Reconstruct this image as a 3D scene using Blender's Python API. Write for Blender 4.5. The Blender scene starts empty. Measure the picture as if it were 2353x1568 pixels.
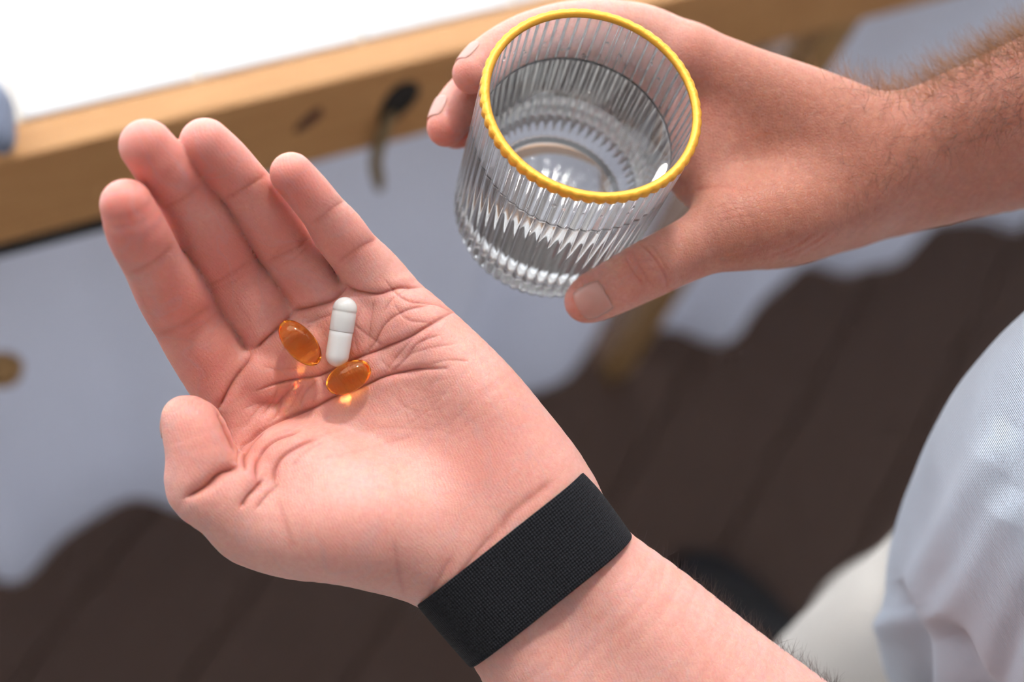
import bpy, bmesh, math, random
import numpy as np
from mathutils import Matrix, Vector
random.seed(7)
rng = np.random.default_rng(7)
sc = bpy.context.scene
COL = sc.collection

# ------------------------------------------------------------------ camera, world, sun, exposure
FPX, CX, CY, DF = 3268.0, 1176.5, 784.0, 500.0          # focal length in px of the 2353x1568 frame, focus distance mm
UP = np.array([0.181, 0.409, 0.0]); UP[2] = math.sqrt(1 - UP[0]**2 - UP[1]**2)   # gravity-up seen from the camera
_f = np.array([0, 0, -1.0]) + UP[2] * UP; YW = _f / np.linalg.norm(_f)
XW = np.cross(YW, UP)
W = np.array([XW, YW, UP])                               # world <- camera rotation
CAM = np.array([0.0, 0.0, 1.48])
cam = bpy.data.cameras.new('camera'); cam_o = bpy.data.objects.new('camera', cam); COL.objects.link(cam_o)
M4 = Matrix(((W[0][0], W[0][1], W[0][2], CAM[0]), (W[1][0], W[1][1], W[1][2], CAM[1]), (W[2][0], W[2][1], W[2][2], CAM[2]), (0, 0, 0, 1)))
cam_o.matrix_world = M4
cam.sensor_width = 36.0; cam.sensor_fit = 'HORIZONTAL'; cam.lens = 50.0
cam.clip_start = 0.02; cam.clip_end = 60
cam.dof.use_dof = True; cam.dof.focus_distance = 0.503; cam.dof.aperture_fstop = 4.0
sc.camera = cam_o

wd = bpy.data.worlds.new('sky'); sc.world = wd; wd.use_nodes = True
bg = wd.node_tree.nodes['Background']; bg.inputs[0].default_value = (0.89, 0.93, 1.0, 1); bg.inputs[1].default_value = 3.6
SUNC = np.array([0.16, 0.86, 0.44]); SUNC /= np.linalg.norm(SUNC)
sl = bpy.data.lights.new('sun', 'SUN'); sl.energy = 2.1; sl.angle = math.radians(6.0); sl.color = (1.0, 0.95, 0.90)
sun = bpy.data.objects.new('sun', sl); COL.objects.link(sun)
sun.rotation_mode = 'QUATERNION'
sun.rotation_quaternion = Vector((W @ SUNC).tolist()).to_track_quat('Z', 'Y'); sun.location = (0, 1, 4)
sc.view_settings.view_transform = 'Standard'; sc.view_settings.look = 'None'
sc.view_settings.gamma = 1.0; sc.view_settings.use_curve_mapping = False
sc.view_settings.exposure = -0.06
sc.cycles.max_bounces = 11; sc.cycles.transmission_bounces = 10; sc.cycles.diffuse_bounces = 3; sc.cycles.glossy_bounces = 4
sc.cycles.use_adaptive_sampling = True; sc.cycles.adaptive_threshold = 0.10; sc.cycles.adaptive_min_samples = 12
sc.cycles.transparent_max_bounces = 12
sc.cycles.use_denoising = True
sc.cycles.caustics_refractive = True; sc.cycles.caustics_reflective = False
sc.cycles.blur_glossy = 0.05; sc.cycles.sample_clamp_indirect = 0.0

# ------------------------------------------------------------------ coordinates
def P(px, py, z=0.0):            # pixel of the frame + height (mm) towards the lens over the focus plane -> mm
    d = DF - z
    return np.array([(px - CX) * d / FPX, (CY - py) * d / FPX, z])
def to_world(v):                 # mm -> metres in the room
    v = np.asarray(v, float)
    c = v.copy(); c[..., 2] -= DF
    return (c / 1000.0) @ W.T + CAM
def ray(px, py):
    d = W @ np.array([(px - CX) / FPX, (CY - py) / FPX, -1.0]); return d
def on_z(px, py, z):
    d = ray(px, py); return CAM + d * ((z - CAM[2]) / d[2])
def on_plane(px, py, p0, n):
    d = ray(px, py); return CAM + d * (np.dot(p0 - CAM, n) / np.dot(d, n))
def unit(v): v = np.asarray(v, float); return v / np.linalg.norm(v)

# ------------------------------------------------------------------ object helpers
def tag(o, label=None, cat=None, group=None, kind=None):
    if label: o['label'] = label
    if cat: o['category'] = cat
    if group: o['group'] = group
    if kind: o['kind'] = kind
    return o
def link(name, me, mat=None, parent=None):
    o = bpy.data.objects.new(name, me); COL.objects.link(o)
    if mat is not None and me is not None: me.materials.append(mat)
    if parent is not None:
        o.parent = parent; o.matrix_parent_inverse = parent.matrix_world.inverted()
    return o
def empty(name, loc):
    o = bpy.data.objects.new(name, None); COL.objects.link(o); o.location = loc
    o.matrix_world = Matrix.Translation(Vector(loc)); o.empty_display_size = 0.05; return o
def mesh_py(name, verts, faces, smooth=True):
    me = bpy.data.meshes.new(name)
    me.from_pydata([tuple(map(float, v)) for v in verts], [], [tuple(map(int, f)) for f in faces]); me.update()
    if smooth: me.polygons.foreach_set('use_smooth', [True] * len(me.polygons))
    return me
def mesh_np(name, V, Q, smooth=True):
    me = bpy.data.meshes.new(name); n = Q.shape[1]
    me.vertices.add(len(V)); me.vertices.foreach_set('co', np.ascontiguousarray(V, np.float32).ravel())
    me.loops.add(Q.size); me.loops.foreach_set('vertex_index', np.ascontiguousarray(Q, np.int32).ravel())
    me.polygons.add(len(Q)); me.polygons.foreach_set('loop_start', np.arange(0, Q.size, n, dtype=np.int32))
    if smooth: me.polygons.foreach_set('use_smooth', np.ones(len(Q), bool))
    me.update(calc_edges=True); me.validate(); return me
def box_mesh(name, lx, ly, lz, bev=0.002, seg=2):
    bm = bmesh.new(); bmesh.ops.create_cube(bm, size=1)
    for v in bm.verts: v.co = Vector((v.co.x * lx, v.co.y * ly, v.co.z * lz))
    if bev > 0: bmesh.ops.bevel(bm, geom=bm.edges[:], offset=bev, segments=seg, affect='EDGES', profile=0.6)
    me = bpy.data.meshes.new(name); bm.to_mesh(me); bm.free(); return me
def grid_loft(rings, close_u=True, cap=False):
    n = len(rings[0]); V = [p for r in rings for p in r]; F = []
    for i in range(len(rings) - 1):
        for j in range(n if close_u else n - 1):
            k = (j + 1) % n
            F.append((i*n + j, i*n + k, (i+1)*n + k, (i+1)*n + j))
    if cap:
        F.append(tuple(range(n))[::-1]); F.append(tuple((len(rings)-1)*n + j for j in range(n)))
    return V, F

# ------------------------------------------------------------------ materials
def new_mat(name):
    m = bpy.data.materials.new(name); m.use_nodes = True
    nt = m.node_tree; b = nt.nodes['Principled BSDF']; return m, nt, b
def N(nt, t, **kw):
    n = nt.nodes.new(t)
    for k, v in kw.items(): setattr(n, k, v)
    return n
def L(nt, a, b): nt.links.new(a, b)
def mixc(nt, fac, c1, c2, blend='MIX'):
    n = N(nt, 'ShaderNodeMix', data_type='RGBA', blend_type=blend)
    for i, v in ((0, fac), (6, c1), (7, c2)):
        if hasattr(v, 'links'): L(nt, v, n.inputs[i])
        elif isinstance(v, (int, float)): n.inputs[i].default_value = v
        else: n.inputs[i].default_value = (*v, 1)
    return n.outputs[2]
def noise(nt, scale, detail=3, rough=.55, vec=None, dist=0):
    n = N(nt, 'ShaderNodeTexNoise'); n.inputs['Scale'].default_value = scale; n.inputs['Detail'].default_value = detail
    n.inputs['Roughness'].default_value = rough; n.inputs['Distortion'].default_value = dist
    if vec is not None: L(nt, vec, n.inputs['Vector'])
    return n
def ramp(nt, fac, stops):
    r = N(nt, 'ShaderNodeValToRGB'); L(nt, fac, r.inputs[0])
    e = r.color_ramp.elements
    while len(e) < len(stops): e.new(0.5)
    for i, (p, c) in enumerate(stops): e[i].position = p; e[i].color = (c, c, c, 1) if isinstance(c, (int, float)) else (*c, 1)
    return r.outputs[0]
def objco(nt): return N(nt, 'ShaderNodeTexCoord').outputs['Object']
def math_n(nt, op, a, b=None, c=None):
    n = N(nt, 'ShaderNodeMath', operation=op)
    for i, v in enumerate((a, b, c)):
        if v is None: continue
        if hasattr(v, 'links'): L(nt, v, n.inputs[i])
        else: n.inputs[i].default_value = v
    return n.outputs[0]
def bump(nt, height, dist, strength=1.0, prev=None):
    n = N(nt, 'ShaderNodeBump'); L(nt, height, n.inputs['Height']); n.inputs['Distance'].default_value = dist; n.inputs['Strength'].default_value = strength
    if prev is not None: L(nt, prev, n.inputs['Normal'])
    return n.outputs[0]
def attr(nt, name): return N(nt, 'ShaderNodeAttribute', attribute_name=name).outputs['Fac']

def mat_skin():
    m, nt, b = new_mat('skin'); co = objco(nt)
    tan, red, crease = attr(nt, 'tan'), attr(nt, 'red'), attr(nt, 'crease')
    blot = noise(nt, 70, 3, .55, co); blot2 = noise(nt, 260, 3, .6, co)
    pale = mixc(nt, ramp(nt, blot.outputs[0], [(.25, 0.), (.8, 1.)]), (.83, .48, .405), (.78, .395, .32))
    pale = mixc(nt, red, pale, (.75, .22, .175))
    tanc = mixc(nt, ramp(nt, blot2.outputs[0], [(.35, 0.), (.7, 1.)]), (.47, .178, .10), (.385, .13, .07))
    fine = noise(nt, 520, 4, .65, co)
    pale = mixc(nt, ramp(nt, fine.outputs[0], [(.38, 0.), (.62, .32)]), pale, (.70, .27, .21))
    tanc = mixc(nt, ramp(nt, fine.outputs[0], [(.40, 0.), (.64, .45)]), tanc, (.40, .13, .07))
    vein = noise(nt, 38, 2, .5, co, 1.2)
    pale = mixc(nt, ramp(nt, vein.outputs[0], [(.46, 0.), (.5, .16), (.54, 0.)]), pale, (.55, .42, .44))
    c = mixc(nt, tan, pale, tanc)
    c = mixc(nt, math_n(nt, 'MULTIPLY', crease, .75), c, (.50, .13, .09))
    L(nt, c, b.inputs['Base Color'])
    b.inputs['Subsurface Weight'].default_value = 1.0
    b.inputs['Subsurface Radius'].default_value = (1.0, .28, .13)
    b.inputs['Subsurface Scale'].default_value = .0024
    b.inputs['Roughness'].default_value = .48
    b.inputs['Specular IOR Level'].default_value = .4
    # skin grain: small polygon relief on the backs, finer lines on the palm
    vo = N(nt, 'ShaderNodeTexVoronoi', feature='DISTANCE_TO_EDGE'); vo.inputs['Scale'].default_value = 780
    dn = noise(nt, 300, 2, .5, co)
    vm = N(nt, 'ShaderNodeVectorMath', operation='MULTIPLY_ADD'); L(nt, dn.outputs[1], vm.inputs[0]); vm.inputs[1].default_value = (.0012,)*3; L(nt, co, vm.inputs[2])
    L(nt, vm.outputs[0], vo.inputs['Vector'])
    vh = ramp(nt, vo.outputs['Distance'], [(0, 0.), (.16, 1.)])
    fn = noise(nt, 1500, 2, .6, co)
    bstr = N(nt, 'ShaderNodeMapRange'); L(nt, tan, bstr.inputs[0]); bstr.inputs[3].default_value = .28; bstr.inputs[4].default_value = .8
    h = math_n(nt, 'MULTIPLY', vh, bstr.outputs[0])
    h = math_n(nt, 'MULTIPLY_ADD', fn.outputs[0], .5, h)
    mid = noise(nt, 230, 3, .6, co)
    h = math_n(nt, 'MULTIPLY_ADD', mid.outputs[0], .7, h)
    wv = N(nt, 'ShaderNodeTexWave', bands_direction='DIAGONAL'); wv.inputs['Scale'].default_value = 330; wv.inputs['Distortion'].default_value = 14; wv.inputs['Detail'].default_value = 2; wv.inputs['Detail Scale'].default_value = .25; L(nt, co, wv.inputs[0])
    pm_ = math_n(nt, 'SUBTRACT', .75, tan)
    h = math_n(nt, 'ADD', h, math_n(nt, 'MULTIPLY', math_n(nt, 'MULTIPLY', wv.outputs['Fac'], .36), math_n(nt, 'MAXIMUM', pm_, 0.)))
    L(nt, bump(nt, h, .00015, 1.0), b.inputs['Normal'])
    return m
def mat_simple(name, col, rough=.5, metallic=0, spec=.5, sss=0, sssr=(.01, .008, .006), ior=None, bumps=None):
    m, nt, b = new_mat(name)
    b.inputs['Base Color'].default_value = (*col, 1); b.inputs['Roughness'].default_value = rough
    b.inputs['Metallic'].default_value = metallic; b.inputs['Specular IOR Level'].default_value = spec
    if sss: b.inputs['Subsurface Weight'].default_value = sss; b.inputs['Subsurface Radius'].default_value = sssr; b.inputs['Subsurface Scale'].default_value = 1.0
    co = objco(nt)
    n1 = noise(nt, 120, 3, .6, co)
    L(nt, mixc(nt, n1.outputs[0], col, tuple(min(1, c * .9) for c in col)), b.inputs['Base Color'])
    if bumps: L(nt, bump(nt, noise(nt, bumps[0], 3, .6, co).outputs[0], bumps[1]), b.inputs['Normal'])
    return m
def mat_glass():
    m = bpy.data.materials.new('clear_glass'); m.use_nodes = True; nt = m.node_tree; nt.nodes.clear()
    g = N(nt, 'ShaderNodeBsdfGlass'); g.inputs['Color'].default_value = (.985, .99, .99, 1); g.inputs['Roughness'].default_value = 0.0; g.inputs['IOR'].default_value = 1.5
    df = N(nt, 'ShaderNodeBsdfDiffuse'); df.inputs[0].default_value = (.9, .9, .92, 1); tr = N(nt, 'ShaderNodeBsdfTranslucent'); tr.inputs[0].default_value = (.9, .9, .92, 1)
    m1 = N(nt, 'ShaderNodeMixShader'); m1.inputs[0].default_value = .5; L(nt, df.outputs[0], m1.inputs[1]); L(nt, tr.outputs[0], m1.inputs[2])
    m2 = N(nt, 'ShaderNodeMixShader'); m2.inputs[0].default_value = .10; L(nt, g.outputs[0], m2.inputs[1]); L(nt, m1.outputs[0], m2.inputs[2])
    o = N(nt, 'ShaderNodeOutputMaterial'); L(nt, m2.outputs[0], o.inputs[0]); return m
def mat_water():
    m = bpy.data.materials.new('water'); m.use_nodes = True; nt = m.node_tree; nt.nodes.clear()
    g = N(nt, 'ShaderNodeBsdfGlass'); g.inputs['Color'].default_value = (1, 1, 1, 1); g.inputs['Roughness'].default_value = 0.0; g.inputs['IOR'].default_value = 1.333
    o = N(nt, 'ShaderNodeOutputMaterial'); L(nt, g.outputs[0], o.inputs[0]); return m
def mat_amber():
    m = bpy.data.materials.new('amber_gel'); m.use_nodes = True; nt = m.node_tree; nt.nodes.clear()
    g = N(nt, 'ShaderNodeBsdfGlass'); g.inputs['Color'].default_value = (1.0, .93, .66, 1); g.inputs['Roughness'].default_value = 0.06; g.inputs['IOR'].default_value = 1.42
    v = N(nt, 'ShaderNodeVolumeAbsorption'); v.inputs['Color'].default_value = (1.0, .56, .03, 1); v.inputs['Density'].default_value = 85
    o = N(nt, 'ShaderNodeOutputMaterial'); L(nt, g.outputs[0], o.inputs[0]); L(nt, v.outputs[0], o.inputs[1]); return m
def mat_wood(name, c1, c2, axis_scale, rough=.45):
    m, nt, b = new_mat(name); co = objco(nt)
    mp = N(nt, 'ShaderNodeMapping'); L(nt, co, mp.inputs[0]); mp.inputs['Scale'].default_value = axis_scale
    n1 = noise(nt, 14, 5, .6, mp.outputs[0], .6); n2 = noise(nt, 60, 4, .6, mp.outputs[0])
    f = math_n(nt, 'MULTIPLY_ADD', n2.outputs[0], .35, math_n(nt, 'MULTIPLY', n1.outputs[0], .75))
    L(nt, mixc(nt, ramp(nt, f, [(.3, 0.), (.75, 1.)]), c1, c2), b.inputs['Base Color'])
    b.inputs['Roughness'].default_value = rough; b.inputs['Specular IOR Level'].default_value = .3
    L(nt, bump(nt, n2.outputs[0], .0006), b.inputs['Normal']); return m
def mat_fabric(name, col, weave=900, amt=.0002, rough=.85, var=.08, twill=False):
    m, nt, b = new_mat(name); co = objco(nt)
    n1 = noise(nt, 9, 3, .55, co)
    L(nt, mixc(nt, n1.outputs[0], col, tuple(c * (1 - var * 2) for c in col)), b.inputs['Base Color'])
    b.inputs['Roughness'].default_value = rough; b.inputs['Specular IOR Level'].default_value = .2
    b.inputs['Sheen Weight'].default_value = .15
    w1 = N(nt, 'ShaderNodeTexWave', bands_direction='DIAGONAL' if twill else 'X'); w1.inputs['Scale'].default_value = weave / 6.283; w1.inputs['Distortion'].default_value = .4
    w2 = N(nt, 'ShaderNodeTexWave', bands_direction='Z'); w2.inputs['Scale'].default_value = weave / 6.283; w2.inputs['Distortion'].default_value = .4
    L(nt, co, w1.inputs[0]); L(nt, co, w2.inputs[0])
    h = math_n(nt, 'ADD', w1.outputs['Fac'], math_n(nt, 'MULTIPLY', w2.outputs['Fac'], .3 if twill else 1.0))
    L(nt, bump(nt, h, amt), b.inputs['Normal']); return m

MAT = dict(
    skin=mat_skin(), glass=mat_glass(), water=mat_water(), amber=mat_amber(),
    nail=mat_simple('nail', (.64, .32, .26), .32, sss=.4, sssr=(.003, .001, .0007)),
    gold=mat_simple('gold_enamel', (.80, .38, .035), .42, metallic=.5, bumps=(260, .0003)),
    pine_top=mat_wood('pine', (.63, .345, .14), (.48, .23, .08), (1, 14, 14)),
    leg_wood=mat_wood('pine_leg', (.50, .30, .13), (.34, .19, .07), (14, 14, 1)),
    white_plank=mat_simple('white_paint', (.66, .655, .645), .5, bumps=(40, .0004)),
    wall=mat_simple('wall_paint', (.66, .65, .64), .8, bumps=(60, .0005)),
    joint=mat_simple('joint_wood', (.80, .74, .64), .7),
    floor=mat_wood('dark_floor', (.125, .076, .056), (.095, .056, .042), (1, 10, 10), .5),
    subfloor=mat_simple('floor_joint', (.055, .034, .026), .9),
    cloth=mat_fabric('pale_cloth', (.83, .84, .87), 700, .0003, var=.05),
    shirt=mat_fabric('shirt_cotton', (.49, .545, .62), 3800, .00012, var=.03, twill=True),
    trousers=mat_fabric('cream_cotton', (.54, .51, .46), 2500, .0002, var=.03),
    band=mat_fabric('black_weave', (.007, .007, .010), 3200, .00035, .75),
    black=mat_simple('black_leather', (.006, .006, .007), .5),
    knot=mat_simple('knot_wood', (.010, .007, .005), .7),
    redknot=mat_simple('red_knot_wood', (.11, .034, .016), .6),
    cord=mat_simple('brown_cord', (.26, .19, .10), .8),
    hair_dark=mat_simple('dark_hair', (.060, .026, .014), .35),
    hair_backlit=mat_simple('backlit_hair', (.50, .29, .13), .35),  # backlit glow of the upper-edge hair put into its colour
    capsule_cap=mat_simple('capsule_cap', (.72, .70, .66), .22, sss=.5, sssr=(.003, .003, .0025)),
    capsule_body=mat_simple('capsule_body', (.76, .74, .70), .25, sss=.7, sssr=(.004, .0035, .003)),
    _x=None,
    rug=mat_fabric('pale_bounce_rug', (.74, .71, .67), 260, .001, var=.05),
    greyblue=mat_fabric('grey_blue_cloth', (.20, .23, .31), 900, .0003),
)
def make_translucent(m, col, f):
    nt = m.node_tree; b = nt.nodes['Principled BSDF']; out = nt.nodes['Material Output']
    t = N(nt, 'ShaderNodeBsdfTranslucent'); t.inputs[0].default_value = (*col, 1); mx = N(nt, 'ShaderNodeMixShader'); mx.inputs[0].default_value = f
    L(nt, b.outputs[0], mx.inputs[1]); L(nt, t.outputs[0], mx.inputs[2]); L(nt, mx.outputs[0], out.inputs[0])
make_translucent(MAT['cloth'], (.78, .80, .89), .45)
#SECTION setting
# ------------------------------------------------------------------ the setting: floor, table, hanging cloth
ZF, ZT = -0.05, 0.75
TA = on_z(0, 374, ZT); TB = on_z(1100, 107, ZT)
TE = unit(TB - TA); TN = np.cross([0, 0, 1.0], TE)          # along the table edge; away from the room
ANG = math.atan2(TE[1], TE[0])
def tb(s, off, z): return TA + TE * s + TN * off + np.array([0, 0, z - ZT])
def st(p): q = np.asarray(p) - TA; return np.dot(q, TE), np.dot(q, TN)
def place(o, p, rz=ANG):
    o.location = p; o.rotation_euler = (0, 0, rz); return o

floor = tag(link('floor', box_mesh('floor', 5.0, 5.0, .04, 0), MAT['subfloor']), kind='structure')
place(floor, (.3, .1, ZF - .026), ANG + .62)
bpy.context.view_layer.update()
pl = [box_mesh('plank', 2.2, .137, .018, .0025, 1) for _ in range(1)]
pl[0].materials.append(MAT['floor'])
for i in range(-9, 10):
    o = bpy.data.objects.new('floor_plank', pl[0]); COL.objects.link(o); o.parent = floor
    o.location = (random.uniform(-.25, .25), i * .1385, .026 + .0005 * random.random())

# the room round it: plain walls and ceiling, a wide window in the wall behind the table
DEP = .66
RS0, RS1, RO0, RO1, ZC = -1.5, 2.6, -2.6, DEP + .03, 3.25
def wall(name, s0, s1, o0, o1, z0, z1, mat='wall'):
    o = link(name, box_mesh(name, s1-s0, o1-o0, z1-z0, 0), MAT[mat]); place(o, tb((s0+s1)/2, (o0+o1)/2, (z0+z1)/2)); return tag(o, kind='structure')
wall('ceiling', RS0-.1, RS1+.1, RO0-.1, RO1+.1, ZC, ZC+.1)
wall('wall_left', RS0-.1, RS0, RO0-.1, RO1, ZF-.02, ZC); wall('wall_right', RS1, RS1+.1, RO0-.1, RO1, ZF-.02, ZC); wall('wall_back', RS0, RS1, RO0-.1, RO0, ZF-.02, ZC)
WS0, WS1, WZ0, WZ1 = -1.2, 2.2, .02, 3.15
wf = empty('wall_front', tuple(tb(.5, RO1+.05, ZF))); tag(wf, kind='structure'); bpy.context.view_layer.update()
for nm, a_ in (('wall_panel', (RS0-.1, RS1+.1, RO1, RO1+.1, ZF-.02, WZ0)), ('wall_panel', (RS0-.1, RS1+.1, RO1, RO1+.1, WZ1, ZC)), ('wall_panel', (RS0-.1, WS0, RO1, RO1+.1, WZ0, WZ1)), ('wall_panel', (WS1, RS1+.1, RO1, RO1+.1, WZ0, WZ1))):
    o = wall(nm, *a_); del o['kind']; bpy.context.view_layer.update(); o.parent = wf; o.matrix_parent_inverse = wf.matrix_world.inverted()
win = empty('window_1', tuple(tb((WS0+WS1)/2, RO1+.05, WZ0))); tag(win, kind='structure'); bpy.context.view_layer.update()
for a_ in ((WS0, WS1, RO1-.01, RO1+.08, WZ0, WZ0+.035), (WS0, WS1, RO1+.02, RO1+.08, WZ1-.035, WZ1), (WS0, WS0+.04, RO1+.02, RO1+.08, WZ0+.035, WZ1-.035), (WS1-.04, WS1, RO1+.02, RO1+.08, WZ0+.035, WZ1-.035)):
    o = wall('window_frame', *a_, mat='white_plank'); del o['kind']; bpy.context.view_layer.update(); o.parent = win; o.matrix_parent_inverse = win.matrix_world.inverted()

table = empty('wooden_table', tuple(tb(.55, .33, ZF)))
tag(table, 'pine table with white plank top and pale front rail', 'table')
def tpart(name, me, mat, p, rz=ANG, parent=table):
    o = link(name, me, mat); place(o, p, rz); bpy.context.view_layer.update()
    o.parent = parent; o.matrix_parent_inverse = parent.matrix_world.inverted(); return o
S0, S1 = -.45, 1.75
rail = tpart('front_rail', box_mesh('front_rail', S1 - S0, .023, .092, .0025), MAT['pine_top'], tb((S0 + S1) / 2, .0115, ZT - .046))
tpart('back_rail', box_mesh('back_rail', S1 - S0, .023, .092, .0025), MAT['pine_top'], tb((S0 + S1) / 2, DEP - .0115, ZT - .046))
for s in (S0 + .0115, S1 - .0115):
    tpart('side_rail', box_mesh('side_rail', DEP - .048, .022, .092, .0025), MAT['pine_top'], tb(s, DEP / 2, ZT - .046), ANG + math.pi / 2)
tpart('top_base', box_mesh('top_base', S1 - S0 - .05, DEP - .05, .012, 0), MAT['joint'], tb((S0 + S1) / 2, DEP / 2, ZT - .0080))
pm = box_mesh('top_plank', .1012, DEP - .048, .010, .0015, 1); pm.materials.append(MAT['white_plank'])
s = .0185 - .1045 * 4
while s + .1 < S1 - .03:
    o = bpy.data.objects.new('top_plank', pm); COL.objects.link(o); place(o, tb(s + .052, DEP / 2, ZT - .0043)); bpy.context.view_layer.update()
    o.parent = table; o.matrix_parent_inverse = table.matrix_world.inverted(); s += .1045
for s, off in ((.62, .014), (S0 + .05, .04), (S1 - .05, .04), (S0 + .05, DEP - .04), (S1 - .05, DEP - .04), (.62, DEP - .04)):
    tpart('leg', box_mesh('leg', .030, .026, ZT - .092 - ZF, .003), MAT['leg_wood'], tb(s, off, (ZT - .092 + ZF) / 2))
def knot(e1, e2, ratio, mat, name):
    a = on_plane(*e1, TA, TN); b = on_plane(*e2, TA, TN); c = (a + b) / 2; ax = (b - a) / 2; up = np.cross(TN, ax) * ratio
    V = []; F = []; n = 28
    for k, (r, d) in enumerate(((1.0, .0006), (.96, -.0012), (.8, -.0016), (.4, -.0014))):
        for j in range(n):
            t = 2 * math.pi * j / n; w = 1 + .07 * math.sin(3 * t + 1)
            V.append(c + r * w * (math.cos(t) * ax + math.sin(t) * up) + TN * d)
    for k in range(3):
        for j in range(n): F.append((k*n+j, k*n+(j+1) % n, (k+1)*n+(j+1) % n, (k+1)*n+j))
    F.append(tuple(3*n + j for j in range(n)))
    return tag(link(name, mesh_py(name, V, F), mat, rail), 'dark knot in the pale pine rail')
bpy.context.view_layer.update()
knot((944, 183), (886, 284), .52, MAT['knot'], 'knot'); knot((741, 246), (680, 302), .36, MAT['redknot'], 'knot')
def tube(name, pts, rad, mat, parent=None, n=8):
    pts = [np.asarray(p, float) for p in pts]; rings = []
    for i, p in enumerate(pts):
        t = unit(pts[min(i+1, len(pts)-1)] - pts[max(i-1, 0)]); a = unit(np.cross(t, [.3, .8, .5])); b = np.cross(t, a)
        r = rad[i] if hasattr(rad, '__len__') else rad
        rings.append([p + r * (math.cos(2*math.pi*k/n) * a + math.sin(2*math.pi*k/n) * b) for k in range(n)])
    V, F = grid_loft(rings, True, True); return link(name, mesh_py(name, V, F), mat, parent)
cp = [on_plane(*q, TA - TN * .006, TN) for q in ((900, 262), (884, 300), (868, 345), (862, 375), (867, 402), (872, 432))]
tag(tube('pull_cord', cp, [.003, .0042, .0045, .0045, .005, .0035], MAT['cord'], rail), 'thin brown cord hanging from the dark knot')

# cloth hanging from the table to the floor, in two lengths either side of the leg
def cloth(name, hem, s_top0, s_top1, label, amp, seed):
    hs = [st(on_z(px, py, ZF + .012)) for px, py in hem]
    hs.sort(); ss = np.array([h[0] for h in hs]); oo = np.array([h[1] for h in hs])
    s_a, s_b = s_top0, s_top1; nu, nv = 260, 40; V = []
    sg = np.linspace(s_a, s_b, nu); r = np.random.default_rng(seed)
    ph = r.uniform(0, 6, 4)
    hoff = np.interp(sg, ss, oo, left=oo[0], right=oo[-1])
    ker = np.hanning(13); ker /= ker.sum(); hoff = np.convolve(np.pad(hoff, 6, 'edge'), ker, 'valid')
    for k in range(nv + 1):
        t = k / nv
        for i in range(nu):
            fold = amp * (math.sin(sg[i] * 31 + ph[0] + .8 * math.sin(sg[i] * 11 + ph[1])) * .8 + math.sin(sg[i] * 67 + ph[2]) * .18)
            off = .052 + fold * (.35 + .5 * t) + (hoff[i] - .052) * t ** 1.6
            z = (ZT - .088) * (1 - t) + (ZF + .012) * t
            V.append(tb(sg[i] + .01 * t * math.sin(sg[i] * 23), max(off, -.25), z))
    F = [(k*nu+i, k*nu+i+1, (k+1)*nu+i+1, (k+1)*nu+i) for k in range(nv) for i in range(nu-1)]
    o = link(name, mesh_py(name, V, F), MAT['cloth'])
    sol = o.modifiers.new('thickness', 'SOLIDIFY'); sol.thickness = .0012
    return tag(o, label, 'cloth', 'pale cloths hung under the table')
cloth('hanging_cloth', ((0, 1290), (100, 1275), (200, 1230), (300, 1182), (375, 1165), (700, 1060), (1000, 950), (1230, 865), (1350, 832), (1470, 770)), -.44, .595, 'pale blue-grey cloth hanging behind both hands, left of the table leg', .030, 3)
cloth('hanging_cloth', ((1505, 770), (1540, 787), (1620, 777), (1720, 715), (1850, 640), (2000, 590), (2200, 530), (2400, 480)), .645, 1.7, 'pale blue-grey cloth hanging below the right arm, right of the table leg', .026, 5)
# black rod standing in for the shadow gap under the table's left end
o = tube('shadow_gap_rod', [tb(-.44, .012, .634), tb(.12, .012, .634)], .007, MAT['black'])
tag(o, 'black rod standing for the shaded gap under the pine table edge', 'rod')
# folded cloth on the table
def blob(name, c, ax, mat, seed, amp=.12, parent=None):
    bm = bmesh.new(); bmesh.ops.create_icosphere(bm, subdivisions=4, radius=1)
    r = np.random.default_rng(seed); ds = [(unit(r.normal(size=3)), r.uniform(2, 5), r.uniform(0, 6)) for _ in range(7)]
    for v in bm.verts:
        q = np.array(v.co); k = 1 + amp * sum(math.sin(f * q.dot(d) + p) for d, f, p in ds) / 3
        q = q * k; q[2] = max(q[2], -.75)
        w = np.asarray(c) + TE * q[0] * ax[0] + TN * q[1] * ax[1] + np.array([0, 0, q[2] * ax[2]]); v.co = Vector(w)
    me = bpy.data.meshes.new(name); bm.to_mesh(me); bm.free(); me.polygons.foreach_set('use_smooth', [True]*len(me.polygons))
    return link(name, me, mat, parent)
tag(blob('folded_cloth', on_z(-22, 262, ZT + .022), (.013, .024, .016), MAT['greyblue'], 4), 'blurred grey-blue cloth bundle at the left end of the white table top', 'cloth')
tag(blob('wooden_toggle', on_plane(8, 850, TA - TN * .012, TN), (.014, .010, .022), MAT['leg_wood'], 9, .05), 'small tan wooden toggle hanging on the pale cloth at the left edge', 'toggle')
# pale rug added out of view to bounce light up into glass and hands
o = link('bounce_rug', box_mesh('bounce_rug', 2.9, 1.55, .010, .004), MAT['rug']); place(o, tb(.45, -1.40, ZF + .0055)); bpy.context.view_layer.update()
tag(o, 'unseen pale rug added on the dark floor as a light reflector', 'rug')
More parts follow.
